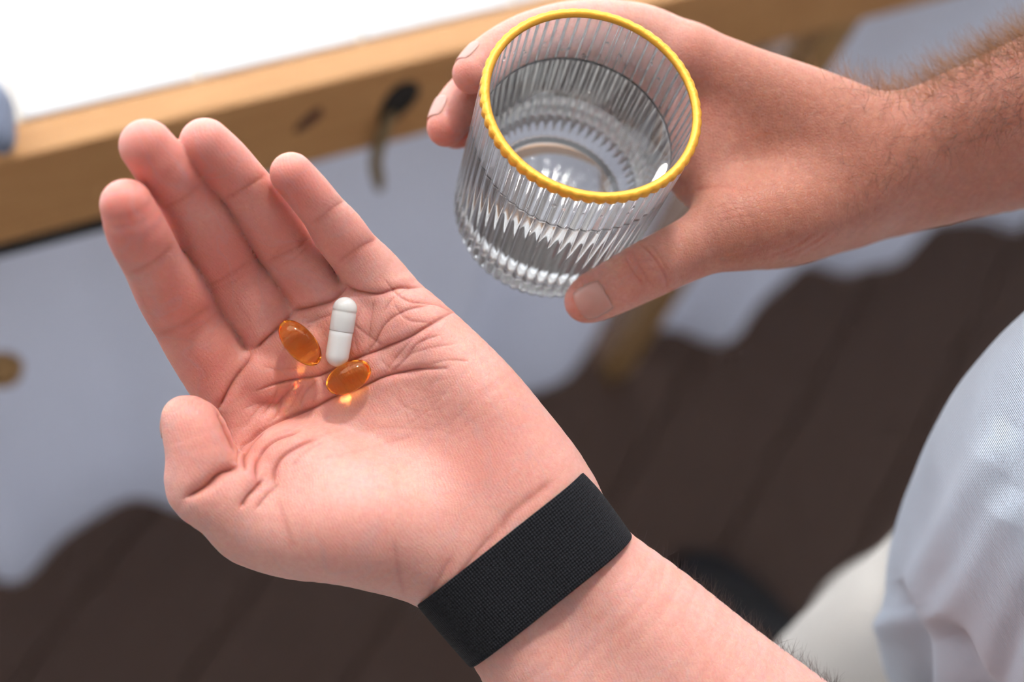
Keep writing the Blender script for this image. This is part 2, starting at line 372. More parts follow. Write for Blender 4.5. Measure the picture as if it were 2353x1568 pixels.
#SECTION person
# ------------------------------------------------------------------ signed-distance modelling for the hands
VOX = 0.8
def catmull(pts, step):
    p = np.asarray(pts, float)
    if len(p) == 2: p = np.array([p[0], (p[0]+p[1])/2, p[1]])
    q = np.vstack([2*p[0]-p[1], p, 2*p[-1]-p[-2]]); out = []
    for i in range(1, len(q)-2):
        n = max(2, int(np.linalg.norm((q[i+1]-q[i])[:3]) / step))
        for k in range(n):
            t = k / n
            out.append(.5*((2*q[i]) + (-q[i-1]+q[i+1])*t + (2*q[i-1]-5*q[i]+4*q[i+1]-q[i+2])*t*t + (-q[i-1]+3*q[i]-3*q[i+1]+q[i+2])*t**3))
    out.append(q[-2]); return np.array(out)
class Field:
    def __init__(s, lo, hi, vox):
        s.h = vox; s.lo = np.asarray(lo, float); s.n = np.ceil((np.asarray(hi)-s.lo)/vox).astype(int)+1
        s.F = np.full(s.n, 18.0, np.float32)
    def sl(s, lo, hi):
        a = np.clip(np.floor((lo-s.lo)/s.h).astype(int), 0, s.n-1); b = np.clip(np.ceil((hi-s.lo)/s.h).astype(int)+1, 1, s.n)
        return tuple(slice(int(x), int(max(y, x+1))) for x, y in zip(a, b))
    def ax(s, sl):
        g = [ (s.lo[i]+s.h*np.arange(sl[i].start, sl[i].stop)).astype(np.float32) for i in range(3)]
        return g[0][:, None, None], g[1][None, :, None], g[2][None, None, :]
    def chain(s, pts, step=4.0, pad=15.0):
        """distance to a tapering tube through (x,y,z,r); returns (slice, array)"""
        C = catmull(pts, step); c, r = C[:, :3], np.maximum(C[:, 3], .3)
        sl = s.sl((c - r[:, None]).min(0)-pad, (c + r[:, None]).max(0)+pad)
        D = np.full([q.stop-q.start for q in sl], 18.0, np.float32)
        for i in range(len(c)-1):
            lo = np.minimum(c[i]-r[i], c[i+1]-r[i+1])-pad; hi = np.maximum(c[i]+r[i], c[i+1]+r[i+1])+pad
            s2 = s.sl(lo, hi); X, Y, Z = s.ax(s2)
            ba = c[i+1]-c[i]; bb = float(ba@ba)
            px, py, pz = X-np.float32(c[i][0]), Y-np.float32(c[i][1]), Z-np.float32(c[i][2])
            t = np.clip((px*np.float32(ba[0])+py*np.float32(ba[1])+pz*np.float32(ba[2]))/np.float32(bb), 0, 1)
            d = np.sqrt((px-t*np.float32(ba[0]))**2+(py-t*np.float32(ba[1]))**2+(pz-t*np.float32(ba[2]))**2)-(np.float32(r[i])+t*np.float32(r[i+1]-r[i]))
            loc = tuple(slice(a.start-b.start, a.stop-b.start) for a, b in zip(s2, sl))
            D[loc] = np.minimum(D[loc], d)
        return sl, D
    def ell(s, c, axes, rad, pad=12.0):
        c = np.asarray(c, float); A = np.array([unit(a) for a in axes]); rad = np.asarray(rad, float); R = rad.max()+pad
        sl = s.sl(c-R, c+R); X, Y, Z = s.ax(sl); k0 = 0; k1 = 0
        for a, r in zip(A, rad):
            u = (X-c[0])*a[0]+(Y-c[1])*a[1]+(Z-c[2])*a[2]; k0 = k0+(u/r)**2; k1 = k1+(u/(r*r))**2
        k0 = np.sqrt(k0); k1 = np.sqrt(k1)+1e-6
        return sl, (k0*(k0-1)/k1).astype(np.float32)
    def add(s, prim, k):
        sl, D = prim; s.F[sl] = smin(s.F[sl], D, k)
    def sub(s, prim, k):
        sl, D = prim; s.F[sl] = -smin(-s.F[sl], D, k)
def smin(a, b, k):
    if k <= 0: return np.minimum(a, b)
    h = np.maximum(k-np.abs(a-b), 0)/k; return np.minimum(a, b)-h*h*(k*.25)
def surface_nets(F, lo, h):
    S = F < 0; n = np.array(F.shape)-1
    c = [(i, j, k) for i in (0, 1) for j in (0, 1) for k in (0, 1)]
    cs = lambda A, o: A[o[0]:o[0]+n[0], o[1]:o[1]+n[1], o[2]:o[2]+n[2]]
    cnt = np.zeros(n, np.uint8)
    for o in c: cnt += cs(S, o)
    idx = np.argwhere((cnt > 0) & (cnt < 8)); ids = np.full(n, -1, np.int32); ids[tuple(idx.T)] = np.arange(len(idx))
    acc = np.zeros((len(idx), 3)); w = np.zeros(len(idx))
    val = [F[idx[:, 0]+o[0], idx[:, 1]+o[1], idx[:, 2]+o[2]] for o in c]
    for a in range(8):
        for b in range(a+1, 8):
            d = np.array(c[b])-np.array(c[a])
            if np.abs(d).sum() != 1: continue
            m = (val[a] < 0) != (val[b] < 0); t = val[a]/(val[a]-val[b]+1e-12)
            p = np.array(c[a])[None]+t[:, None]*d[None]; acc[m] += p[m]; w[m] += 1
    V = (idx+acc/w[:, None])*h+lo; Q = []
    for ax in range(3):
        o1, o2 = [(1, 2), (2, 0), (0, 1)][ax]
        a = [slice(None)]*3; b = [slice(None)]*3; a[ax] = slice(0, -1); b[ax] = slice(1, None)
        for o in (o1, o2): a[o] = slice(1, -1); b[o] = slice(1, -1)
        A, B = S[tuple(a)], S[tuple(b)]
        for flip, m in ((False, A & ~B), (True, ~A & B)):
            e = np.argwhere(m)
            if not len(e): continue
            e[:, o1] += 1; e[:, o2] += 1
            def g(d1, d2):
                q = e.copy(); q[:, o1] -= d1; q[:, o2] -= d2; return ids[tuple(q.T)]
            quad = np.stack([g(1, 1), g(0, 1), g(0, 0), g(1, 0)], 1)
            Q.append(quad[:, ::-1] if flip else quad)
    Q = np.vstack(Q); return V, Q[(Q >= 0).all(1)]
def edges_of(Q):
    E = np.vstack([Q[:, [i, (i+1) % Q.shape[1]]] for i in range(Q.shape[1])]); E.sort(1); return np.unique(E, axis=0)
def relax(V, E, it, lam=.5):
    deg = np.bincount(E.ravel(), minlength=len(V)).astype(float)[:, None]; deg[deg == 0] = 1
    for k in range(it):
        for l in ((lam, -lam*1.02) if lam > 0 else (lam,)):
            s = np.stack([np.bincount(E[:, 0], V[E[:, 1], i], len(V))+np.bincount(E[:, 1], V[E[:, 0], i], len(V)) for i in range(3)], 1)
            V = V+l*(s/deg-V)
    return V
def subdivide(V, Q):
    """one Catmull-Clark-like step"""
    E = edges_of(Q); nV = len(V)
    fc = V[Q].mean(1)
    key = E[:, 0].astype(np.int64)*nV+E[:, 1]
    def eid(a, b): return np.searchsorted(key, np.minimum(a, b).astype(np.int64)*nV+np.maximum(a, b))
    ei = np.stack([eid(Q[:, i], Q[:, (i+1) % 4]) for i in range(4)], 1)
    em = V[E].mean(1); fs = np.zeros_like(em); fcnt = np.zeros(len(E))
    for i in range(4):
        for a in range(3): fs[:, a] += np.bincount(ei[:, i], fc[:, a], len(E))
        fcnt += np.bincount(ei[:, i], minlength=len(E))
    ep = em.copy(); m = fcnt == 2; ep[m] = .5*em[m]+.25*fs[m]
    deg = np.bincount(E.ravel(), minlength=nV).astype(float)
    es = np.stack([np.bincount(E[:, 0], em[:, a], nV)+np.bincount(E[:, 1], em[:, a], nV) for a in range(3)], 1)/deg[:, None]
    fcv = np.zeros((nV, 3)); fn = np.zeros(nV)
    for i in range(4):
        for a in range(3): fcv[:, a] += np.bincount(Q[:, i], fc[:, a], nV)
        fn += np.bincount(Q[:, i], minlength=nV)
    fcv /= np.maximum(fn, 1)[:, None]
    vp = (fcv+2*es+(deg[:, None]-3)*V)/deg[:, None]
    bnd = np.zeros(nV, bool); bnd[E[fcnt < 2].ravel()] = True; vp[bnd] = V[bnd]
    V2 = np.vstack([vp, ep, fc]); oe, of = nV, nV+len(E); f = np.arange(len(Q))+of
    Q2 = np.vstack([np.stack([Q[:, i], ei[:, i]+oe, f, ei[:, i-1]+oe], 1) for i in range(4)])
    return V2, Q2
def normals(V, Q):
    n = np.cross(V[Q[:, 2]]-V[Q[:, 0]], V[Q[:, 3]]-V[Q[:, 1]]); o = np.zeros_like(V)
    for i in range(4):
        for a in range(3): o[:, a] += np.bincount(Q[:, i], n[:, a], len(V))
    return o/np.maximum(np.linalg.norm(o, axis=1), 1e-9)[:, None]
def pix(V): d = DF-V[:, 2]; return np.stack([CX+FPX*V[:, 0]/d, CY-FPX*V[:, 1]/d], 1)
def poly_dist(pts, poly):
    """distance of points to a polyline, plus parameter 0..1"""
    poly = catmull(np.asarray(poly, float), 6.0) if len(poly) > 2 else np.asarray(poly, float)
    best = np.full(len(pts), 1e9); par = np.zeros(len(pts))
    for i in range(len(poly)-1):
        a, b = poly[i], poly[i+1]; ba = b-a; t = np.clip(((pts-a)@ba)/max(ba@ba, 1e-9), 0, 1)
        d = np.linalg.norm(pts-a-t[:, None]*ba, axis=1); m = d < best; best[m] = d[m]; par[m] = ((i+t)/(len(poly)-1))[m]
    return best, par
def groove(V, Nn, creases, facing, zrange=None):
    """press skin creases (lines followed on the lit side of the hand) into the mesh along the normals"""
    uv = pix(V); disp = np.zeros(len(V)); cr = np.zeros(len(V))
    front = (Nn[:, 2] > facing)
    for line, depth, width in creases:
        p = np.asarray(line, float); lo, hi = p.min(0)-width*9-8, p.max(0)+width*9+8
        m = front & (uv[:, 0] > lo[0]) & (uv[:, 0] < hi[0]) & (uv[:, 1] > lo[1]) & (uv[:, 1] < hi[1])
        if not m.any(): continue
        d, t = poly_dist(uv[m], p)
        taper = np.clip(np.minimum(t, 1-t)*6+.25, 0, 1)
        g = np.exp(-(d/width)**2)
        disp[m] += taper*depth*(-.62*np.exp(-(d/(width*.62))**2)-.62*np.exp(-(d/(width*2.3))**2)+.3*np.exp(-(d/(width*5.5))**2))
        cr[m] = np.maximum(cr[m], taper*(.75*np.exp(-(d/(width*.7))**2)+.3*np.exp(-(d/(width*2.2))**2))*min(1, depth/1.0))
    return V+Nn*disp[:, None], cr
def palm_tilt(px, py): return 14*min(1, max(-.6, ((px-800)*.6+(py-900)*.8)/500))
def px_chain(rows, mm_off=1.0):
    """rows (px, py, height of the front surface mm, radius px) -> centre line in mm"""
    out = []
    for px, py, zs, rp in rows:
        zs = zs+palm_tilt(px, py)*mm_off
        r = rp*(DF-zs)/FPX; z = zs-r; out.append([*P(px, py, z), r])
    return out

# ------------------------------------------------------------------ left hand (open palm)
def left_hand():
    f = Field(P(150, 1600, 0)+np.array([0, -95, -75]), P(2080, 215, 0)+np.array([0, 0, 62]), VOX)
    K = 10
    # metacarpal rows, heel of the hand, wrist
    for rows in (
        [(505, 880, 1, 66), (600, 980, -3, 80), (760, 1090, -3, 92), (960, 1180, -4, 100), (1120, 1250, -2, 100)],
        [(632, 775, 0, 64), (730, 880, -4, 80), (880, 1010, -5, 92), (1040, 1140, -3, 100), (1160, 1225, -2, 100)],
        [(740, 700, 0, 62), (840, 800, -3, 80), (980, 940, -4, 92), (1100, 1080, -2, 100), (1190, 1190, -2, 100)],
        [(885, 665, 0, 62), (985, 775, 2, 84), (1100, 915, 5, 106), (1190, 1045, 1, 116), (1245, 1130, -7, 100)],
    ): f.add(f.chain(px_chain(rows)), K)
    f.add(f.chain(px_chain([(585, 1205, 14, 92), (690, 1205, 19, 128), (820, 1205, 20, 150), (930, 1225, 9, 152), (1015, 1240, -4, 130)])), 11)
    # ball of the thumb reaching to the life line
    f.add(f.ell(P(735, 1100, -4+palm_tilt(735, 1100)), [(1, -.35, .1), (.35, 1, 0), (0, 0, 1)], (27, 17, 17)), 8)
    # pads under the finger roots
    for px, py, r in ((600, 868, 9), (700, 790, 9), (800, 735, 9.5), (925, 745, 10)):
        f.add(f.ell(P(px, py, -5.5+palm_tilt(px, py)), [(1, .9, 0), (-.9, 1, 0), (0, 0, 1)], (r, r*1.1, 6.5)), 4)
    # forearm: two bones' worth of flesh
    for sgn in (1, -1):
        rows = []
        for px, py, zs, r, off in ((1080, 1160, 0, 20, 12), (1150, 1225, 0, 20.5, 15.5), (1262, 1370, -1, 21.5, 15), (1400, 1525, 1, 27, 16), (1560, 1690, 3, 32, 16), (1760, 1880, 4, 37, 17)):
            c = P(px, py, zs-r+palm_tilt(px, py)-1.5); n = np.array([.75, .66, 0])*off*sgn; rows.append([*(c+n), r])
        f.add(f.chain(rows, 6), 14)
    f.add(f.chain(px_chain([(600, 1120, 4, 62), (545, 1060, -2, 52), (520, 1000, -6, 48)])), 8)      # web of the thumb
    f.add(f.ell(P(555, 1105, 12), [(1, .5, 0), (-.5, 1, 0), (0, 0, 1)], (7, 7, 7)), 6)
    palm = f.F.copy()
    fingers = dict(
        index=[(590, 950, -10, 66), (509, 864, -3, 81), (469, 798, 2, 86), (428, 735, 7, 81), (392, 672, 18, 81), (353, 605, 29, 72), (315, 532, 43, 72), (291, 472, 48, 62)],
        middle=[(690, 850, -14, 60), (627, 760, -6, 76), (580, 692, -1, 82), (528, 628, 4, 77), (480, 542, 15, 78), (426, 450, 26, 68), (376, 386, 38, 68), (337, 336, 43, 64)],
        ring=[(790, 780, -14, 58), (736, 692, -6, 72), (702, 634, -3, 75), (663, 578, 1, 69), (615, 502, 10, 71), (566, 432, 19, 62), (513, 373, 29, 64), (472, 331, 34, 61)],
        pinky=[(940, 745, -10, 62), (872, 656, -3, 74), (840, 612, 0, 68), (811, 577, 3, 62), (777, 532, 9, 62), (744, 488, 14, 54), (707, 442, 20, 53), (670, 400, 24, 51)],
        thumb=[(700, 1225, 6, 100), (590, 1195, 17, 98), (520, 1155, 23, 90), (462, 1118, 25, 82), (462, 1050, 27, 82), (443, 985, 27, 72), (424, 962, 26, 54)],
    )
    for name, rows in fingers.items():
        sl, D = f.chain(px_chain(rows, 1.0 if name == 'thumb' else 0.0), 3.0)
        if name != 'thumb':
            pass
        k = 7 if name == 'thumb' else 3.2
        f.F[sl] = np.minimum(f.F[sl], smin(palm[sl], D, k))
    # cut the sleeve end square to the arm
    end = P(1690, 1810, -30); ad = unit([.70, -.72, 0.02])
    X, Y, Z = f.ax(tuple(slice(0, int(n)) for n in f.n))
    f.F = np.maximum(f.F, ((X-end[0])*ad[0]+(Y-end[1])*ad[1]+(Z-end[2])*ad[2]).astype(np.float32))
    return f
C_LEFT = [  # (line in the photograph's pixels, depth mm, half width px)
    ([(500, 942), (520, 905), (545, 862), (577, 812)], 1.5, 5), ([(582, 803), (620, 772), (650, 742), (673, 716)], 1.5, 5),
    ([(673, 714), (712, 708), (761, 690), (793, 662)], 1.4, 5), ([(793, 654), (813, 668), (866, 676), (919, 660), (966, 660)], 1.3, 5),
    ([(355, 772), (400, 756), (450, 728), (490, 700)], 0.48, 10), ([(362, 758), (410, 742), (470, 708)], 0.21, 7), ([(292, 630), (330, 614), (370, 590), (402, 566)], 0.42, 10),
    ([(473, 658), (510, 642), (545, 622), (577, 597)], 0.48, 9), ([(480, 668), (530, 650), (575, 618)], 0.21, 7), ([(377, 474), (410, 462), (440, 442), (466, 418)], 0.42, 9),
    ([(616, 600), (650, 585), (680, 570), (710, 548)], 0.48, 8), ([(625, 585), (660, 566), (700, 548)], 0.24, 7), ([(516, 457), (550, 440), (585, 420), (614, 400)], 0.45, 8),
    ([(775, 604), (805, 582), (840, 562), (868, 550)], 0.48, 8), ([(782, 616), (830, 575), (862, 560)], 0.21, 6), ([(716, 510), (740, 500), (765, 480), (795, 460)], 0.42, 8),
    # palm: heart line, head line, life line and thenar folds
    ([(589, 899), (638, 882), (691, 871), (740, 861), (792, 836), (831, 819), (887, 798), (936, 777), (989, 745), (1041, 717)], 1.35, 5),
    ([(545, 1062), (552, 1030), (570, 1012), (603, 984), (656, 959), (719, 938), (771, 910), (838, 885), (887, 864), (954, 850), (1024, 847)], 1.7, 5),
    ([(563, 1082), (563, 1050), (578, 1019), (606, 991)], 1.4, 5),
    ([(591, 1108), (589, 1068), (606, 1033), (638, 1008), (691, 990)], 1.3, 5), ([(627, 1115), (631, 1078), (652, 1047), (698, 1019), (730, 1006)], 1.0, 6),
    ([(424, 1146), (473, 1117), (508, 1088), (548, 1072)], 2.3, 7), ([(602, 1104), (588, 1122), (570, 1140), (552, 1168)], 1.6, 6), ([(640, 1112), (612, 1140), (590, 1170)], .6, 6),
    ([(500, 945), (520, 990), (540, 1040)], 1.0, 6),
    ([(690, 871), (660, 905), (628, 940)], .5, 4), ([(600, 960), (628, 920), (640, 885)], .35, 4), ([(741, 862), (700, 905), (690, 935)], .45, 4), ([(775, 905), (745, 880), (735, 865)], .4, 4),
    ([(831, 819), (860, 790), (885, 745), (930, 715), (990, 700)], .6, 4), ([(860, 690), (852, 740), (846, 795)], .4, 3), ([(812, 745), (850, 775), (880, 795)], .35, 3),
    ([(895, 860), (930, 828), (960, 790), (1010, 770)], .5, 4), ([(880, 640), (930, 690), (1000, 700), (1050, 722)], .4, 4), ([(940, 660), (900, 690), (880, 720)], .35, 3),
    ([(700, 745), (730, 735), (765, 722)], .35, 4), ([(650, 790), (690, 765), (720, 745)], .35, 4),
    ([(880, 900), (930, 935), (990, 960), (1040, 965)], 0.07, 4), ([(900, 960), (950, 920), (1000, 880), (1050, 865)], 0.07, 4), ([(960, 880), (990, 930), (1010, 985)], 0.07, 4), ([(1000, 860), (1010, 920), (1000, 975)], 0.07, 4),
    ([(920, 880), (970, 900), (1030, 905)], 0.07, 4), ([(870, 945), (920, 900), (960, 870)], 0.07, 4), ([(1020, 990), (1060, 950), (1080, 920)], .12, 4), ([(900, 925), (960, 945), (1020, 940)], .08, 3),
    ([(905, 700), (935, 735), (985, 742)], .3, 3.5), ([(955, 770), (905, 830), (880, 862)], .4, 4), ([(1000, 755), (960, 800), (930, 830)], .25, 4), ([(1050, 790), (990, 800), (940, 815)], .25, 4), ([(1080, 830), (1020, 830), (960, 848)], .25, 4),
    ([(830, 700), (815, 760), (822, 815)], .3, 3.5), ([(640, 790), (672, 812), (700, 818)], .25, 3.5), ([(600, 840), (640, 850), (690, 845)], .25, 4), ([(560, 940), (600, 925), (640, 930)], .3, 4), ([(650, 905), (640, 950), (610, 975)], .35, 4), ([(700, 880), (672, 930), (650, 955)], .3, 3.5),
    ([(730, 905), (718, 925), (712, 940)], .25, 3), ([(560, 985), (585, 950), (620, 915)], .3, 4), ([(870, 820), (900, 850), (960, 862)], .25, 3.5), ([(745, 1015), (700, 1040), (670, 1075)], .35, 6), ([(800, 985), (740, 1000), (700, 1015)], .2, 5),
    ([(900, 870), (925, 930), (940, 985)], .12, 3), ([(1040, 880), (1000, 930), (930, 985)], .12, 3), ([(880, 885), (960, 960), (1060, 1010)], .1, 3), ([(1050, 900), (960, 925), (880, 960)], .1, 3), ([(985, 870), (1000, 930), (1045, 1000)], .1, 3),
    ([(430, 770), (470, 745), (500, 715)], .2, 4), ([(640, 612), (680, 592), (715, 562)], .2, 4), ([(705, 640), (722, 660), (735, 680)], .12, 3), ([(540, 690), (560, 720), (580, 745)], .12, 3), ([(430, 800), (460, 840), (480, 880)], .12, 4),
    ([(1270, 1105), (1215, 1150), (1165, 1190), (1150, 1235)], .55, 15), ([(1180, 1185), (1120, 1250), (1060, 1340)], .4, 18), ([(905, 1250), (915, 1310), (930, 1370)], .35, 10), ([(640, 1150), (660, 1220), (680, 1270)], .3, 10),
    ([(1040, 1280), (1010, 1330), (990, 1370)], .35, 10), ([(1130, 1230), (1080, 1290), (1050, 1330)], .4, 8), ([(720, 1060), (850, 1030), (960, 1000)], .2, 7), ([(760, 1010), (880, 985), (1000, 990)], .15, 6),
]
def finish_hand(f, creases, tan, extra_red, facing=.05):
    V, Q = surface_nets(f.F, f.lo, f.h)
    V = relax(V, edges_of(Q), 3, .55)
    V, Q = subdivide(V, Q)
    Nn = normals(V, Q)
    V, cr = groove(V, Nn, creases, facing)
    uv = pix(V); red = np.zeros(len(V))
    for px, py, r, a in extra_red: red = np.maximum(red, a*np.exp(-((uv[:, 0]-px)**2+(uv[:, 1]-py)**2)/r**2))
    return V, Q, cr, red, np.full(len(V), tan)
fL = left_hand()
L_RED = [(300, 520, 130, .95), (350, 390, 120, .9), (480, 390, 110, .9), (680, 440, 90, .85), (400, 700, 130, .75), (520, 600, 140, .75), (650, 540, 120, .65), (790, 560, 80, .5), (470, 840, 120, .6), (620, 860, 150, .5), (680, 660, 110, .5), (760, 770, 160, .3), (930, 740, 90, .3), (480, 1020, 110, .4), (580, 1060, 60, .5), (1130, 1040, 120, .35), (820, 1250, 160, .15)]
VL, QL, crL, redL, tanL = finish_hand(fL, C_LEFT, 0.06, L_RED)
del fL
#SECTION righthand
# ------------------------------------------------------------------ glass frame, right hand
RC = P(1362.1, 231.8, 0); GR, GH, GRB, GCR = 40.0, 88.9, 37.6, 10.0
GE1 = unit(np.array([1.0, 0, 0]) - UP * UP[0]); GE2 = np.cross(UP, GE1)
def G(th, h, rho):                       # angle round the glass (0 right, 90 far, 180 left, 270 near), mm below the rim, mm from its axis
    t = math.radians(th); return RC + rho * (math.cos(t) * GE1 + math.sin(t) * GE2) - h * UP
def right_hand():
    f = Field(np.array([-45, -5, -125.0]), np.array([252, 160, 20.0]), VOX)
    g = lambda th, h, rho, r: [*G(th, h, rho), r]
    q = lambda px, py, z, r: [*P(px, py, z), r]
    wr = [q(2010, 375, -55, 19), q(2000, 380, -66, 19), q(2000, 390, -78, 18), q(2000, 400, -88, 16)]
    mc = [g(43, 24, 61, 12.5), g(41, 44, 62, 12), g(38, 62, 60, 11.5), g(35, 78, 57, 10.5)]
    mid = [q(1815, 240, -48, 15), q(1820, 260, -66, 15), q(1820, 290, -84, 14), q(1820, 320, -100, 13)]
    for a, m, w in zip(mc, mid, wr): f.add(f.chain([a, m, w]), 12)
    # forearm
    for d, r0 in ((np.array([0, 7, 7.0]), 0), (np.array([0, -7, -7.0]), 0)):
        rows = []
        for px, py, z, r in ((1900, 400, -62, 19), (2020, 388, -64, 19.5), (2140, 358, -64, 21), (2353, 288, -60, 25.5), (2600, 215, -55, 32)):
            p = P(px, py, z); rows.append([*(p + d), r])
        f.add(f.chain(rows, 6), 14)
    # web and muscle between thumb and forefinger
    f.add(f.ell(P(1760, 345, -52), [unit(P(1990, 385, -55)-P(1560, 300, -52)), (0, 1, .1), (0, -.1, 1)], (40, 27, 15)), 14)
    f.add(f.chain([q(1640, 300, -52, 9), q(1650, 400, -48, 9.5), q(1680, 480, -42, 10)]), 12)
    # thumb column
    f.add(f.chain([q(1930, 440, -52, 18), q(1800, 490, -42, 17.5), q(1690, 520, -36, 14.5)]), 12)
    f.add(f.chain([q(1930, 470, -66, 16), q(1800, 520, -60, 16), q(1700, 540, -48, 12)]), 11)
    hand = f.F.copy()
    F5 = [
        [g(43, 24, 61, 12), g(64, 26, 58, 11), g(88, 27, 52, 10.2), g(108, 29, 49.8, 9.3), g(124, 31, 48.8, 8.8), g(135, 32, 48, 8.6), g(144, 31, 47.6, 7.4)],
        [g(41, 44, 62, 11.5), g(66, 46, 58, 11), g(92, 47, 52, 10.2), g(116, 48, 49.6, 9.4), g(138, 50, 48.6, 8.8), g(152, 51, 48.2, 8.6), g(161, 50, 48, 7.4)],
        [g(38, 62, 60, 11), g(64, 64, 57, 10.5), g(90, 65, 51, 9.8), g(112, 66, 48.8, 9), g(132, 67, 47.5, 8.5), g(146, 67, 47, 7.6)],
        [g(35, 78, 57, 10), g(60, 79, 53, 9.5), g(84, 80, 48.5, 8.8), g(104, 80, 46.5, 8), g(120, 80, 45.5, 7.6), g(132, 80, 45, 6.8)],
    ]
    for rows in F5:
        sl, D = f.chain(rows, 3.0); f.F[sl] = np.minimum(f.F[sl], smin(hand[sl], D, 4))
    sl, D = f.chain([q(1710, 520, -37, 14), q(1640, 548, -35, 12.6), q(1565, 582, -35, 11.6), q(1495, 617, -36, 11.2), q(1430, 650, -38, 10.6), q(1370, 680, -40.5, 9.8), q(1347, 692, -41.5, 8.4)], 3.0)
    f.F[sl] = np.minimum(f.F[sl], smin(hand[sl], D, 6))
    end = P(2560, 227, -56); ad = unit(P(2600, 215, -55)-P(2353, 288, -60))
    X, Y, Z = f.ax(tuple(slice(0, int(n)) for n in f.n))
    f.F = np.maximum(f.F, ((X-end[0])*ad[0]+(Y-end[1])*ad[1]+(Z-end[2])*ad[2]).astype(np.float32))
    return f
C_RIGHT = [
    ([(1437, 585), (1450, 620), (1478, 655)], .45, 4), ([(1452, 575), (1468, 610), (1492, 650)], .4, 4), ([(1470, 562), (1500, 590), (1530, 640), (1532, 665)], .55, 4), ([(1490, 560), (1515, 590), (1540, 630)], .3, 4),
    ([(1455, 600), (1480, 598), (1505, 600)], .3, 3), ([(1465, 625), (1490, 618), (1515, 625)], .3, 3),
    ([(1640, 480), (1670, 470), (1700, 468)], 0.14, 4), ([(1640, 495), (1680, 485), (1720, 480)], 0.17, 4), ([(1650, 512), (1690, 500), (1735, 500)], 0.14, 4), ([(1670, 455), (1700, 500), (1710, 530)], 0.11, 4), ([(1690, 455), (1725, 500)], 0.11, 4), ([(1655, 470), (1675, 520)], 0.11, 4),
    ([(1760, 590), (1820, 570), (1880, 530)], .45, 7), ([(1800, 592), (1850, 570), (1900, 535)], .4, 6), ([(1840, 588), (1890, 560), (1930, 530)], .35, 6), ([(1730, 580), (1780, 560), (1830, 530)], .3, 6),
    ([(1590, 440), (1650, 430), (1720, 440)], .3, 9),
]
fR = right_hand()
R_RED = [(1330, 690, 60, .5), (1480, 610, 60, .35), (1640, 120, 100, .35), (1085, 180, 60, .6), (1030, 310, 70, .8), (1620, 250, 60, .4)]
VR, QR, crR, redR, tanR = finish_hand(fR, C_RIGHT, .62, R_RED)
uvR = pix(VR); tanR = np.clip(.35 + .5 * np.clip((uvR[:, 0]-1420)/300, 0, 1), 0, 1)
del fR
#SECTION bodyjoin
# ------------------------------------------------------------------ the person: one continuous skin from hand to hand, hidden by the shirt in between
def open_end(V, Q, p, d, depth=1.6):
    """remove the flat cut at the sleeve end; returns faces and the ordered rim"""
    s = (V-p)@d; keep = ~((s[Q] > -depth).all(1)); Q2 = Q[keep]
    E = np.vstack([Q2[:, [i, (i+1) % 4]] for i in range(4)]); Es = np.sort(E, 1)
    key = Es[:, 0].astype(np.int64)*len(V)+Es[:, 1]; u, c = np.unique(key, return_counts=True)
    b = u[c == 1]; nb = {}
    for k in b:
        i, j = int(k // len(V)), int(k % len(V)); nb.setdefault(i, []).append(j); nb.setdefault(j, []).append(i)
    best = []
    todo = set(nb)
    while todo:
        st0 = next(iter(todo)); loop = [st0]; todo.discard(st0); cur = st0
        while True:
            nx = [q for q in nb[cur] if q in todo]
            if not nx: break
            cur = nx[0]; todo.discard(cur); loop.append(cur)
        if len(loop) > len(best): best = loop
    return Q2, best
ENDL, DIRL = P(1690, 1810, -18), unit([.70, -.72, 0.02])
ENDR, DIRR = P(2560, 227, -56), unit(P(2600, 215, -55)-P(2353, 288, -60))
QL2, loopL = open_end(VL, QL, ENDL, DIRL); QR2, loopR = open_end(VR, QR, ENDR, DIRR)
cL, cR = VL[loopL].mean(0), VR[loopR].mean(0)
path = [[*cL, 44], [*(cL+DIRL*14), 44], [*(cL+DIRL*60), 44], [*(cL+DIRL*105+np.array([4, 2, 8])), 45], [*(cL+DIRL*125+np.array([22, 12, 48])), 45], [270, -200, 120, 46], [335, -130, 225, 52], [352, 40, 190, 88], [372, 225, 120, 52], [392, 190, 20, 44], [392, 135, -62, 42], [*(cR+DIRR*50), 40], [*(cR+DIRR*14), 38], [*cR, 38]]
C = catmull(path, 14); T = np.gradient(C[:, :3], axis=0); T /= np.linalg.norm(T, axis=1)[:, None]
NB = 48; a = unit(np.cross(T[0], [0, 0, 1.0])); SV = []; FR = []
for i in range(len(C)):
    a = unit(a - T[i]*(a@T[i])); b = np.cross(T[i], a); FR.append((a, b))
    for k in range(NB):
        t = 2*math.pi*k/NB; SV.append(C[i, :3] + C[i, 3]*(math.cos(t)*a+math.sin(t)*b))
SV = np.array(SV); lo_i, hi_i = 1, len(C)-2
def blend_rings(loop_pts, c_, i0, step, n_):
    """carry the outline of the cut forearm over into the upper arm"""
    a, b = FR[i0]; q = loop_pts-c_; an = np.arctan2(q@b, q@a); rr = np.hypot(q@a, q@b); o_ = np.argsort(an)
    tt = (np.arange(NB)*2*math.pi/NB+math.pi) % (2*math.pi)-math.pi
    r0 = np.interp(tt, an[o_], rr[o_], period=2*math.pi)
    for m_ in range(n_):
        i = i0+step*m_; w = m_/n_; w = w*w*(3-2*w); a2, b2 = FR[i]
        for k in range(NB):
            t = 2*math.pi*k/NB; SV[i*NB+k] = C[i, :3]+(r0[k]*(1-w)+C[i, 3]*w)*(math.cos(t)*a2+math.sin(t)*b2)
blend_rings(VL[loopL], cL, lo_i, 1, 9); blend_rings(VR[loopR], cR, hi_i, -1, 9)
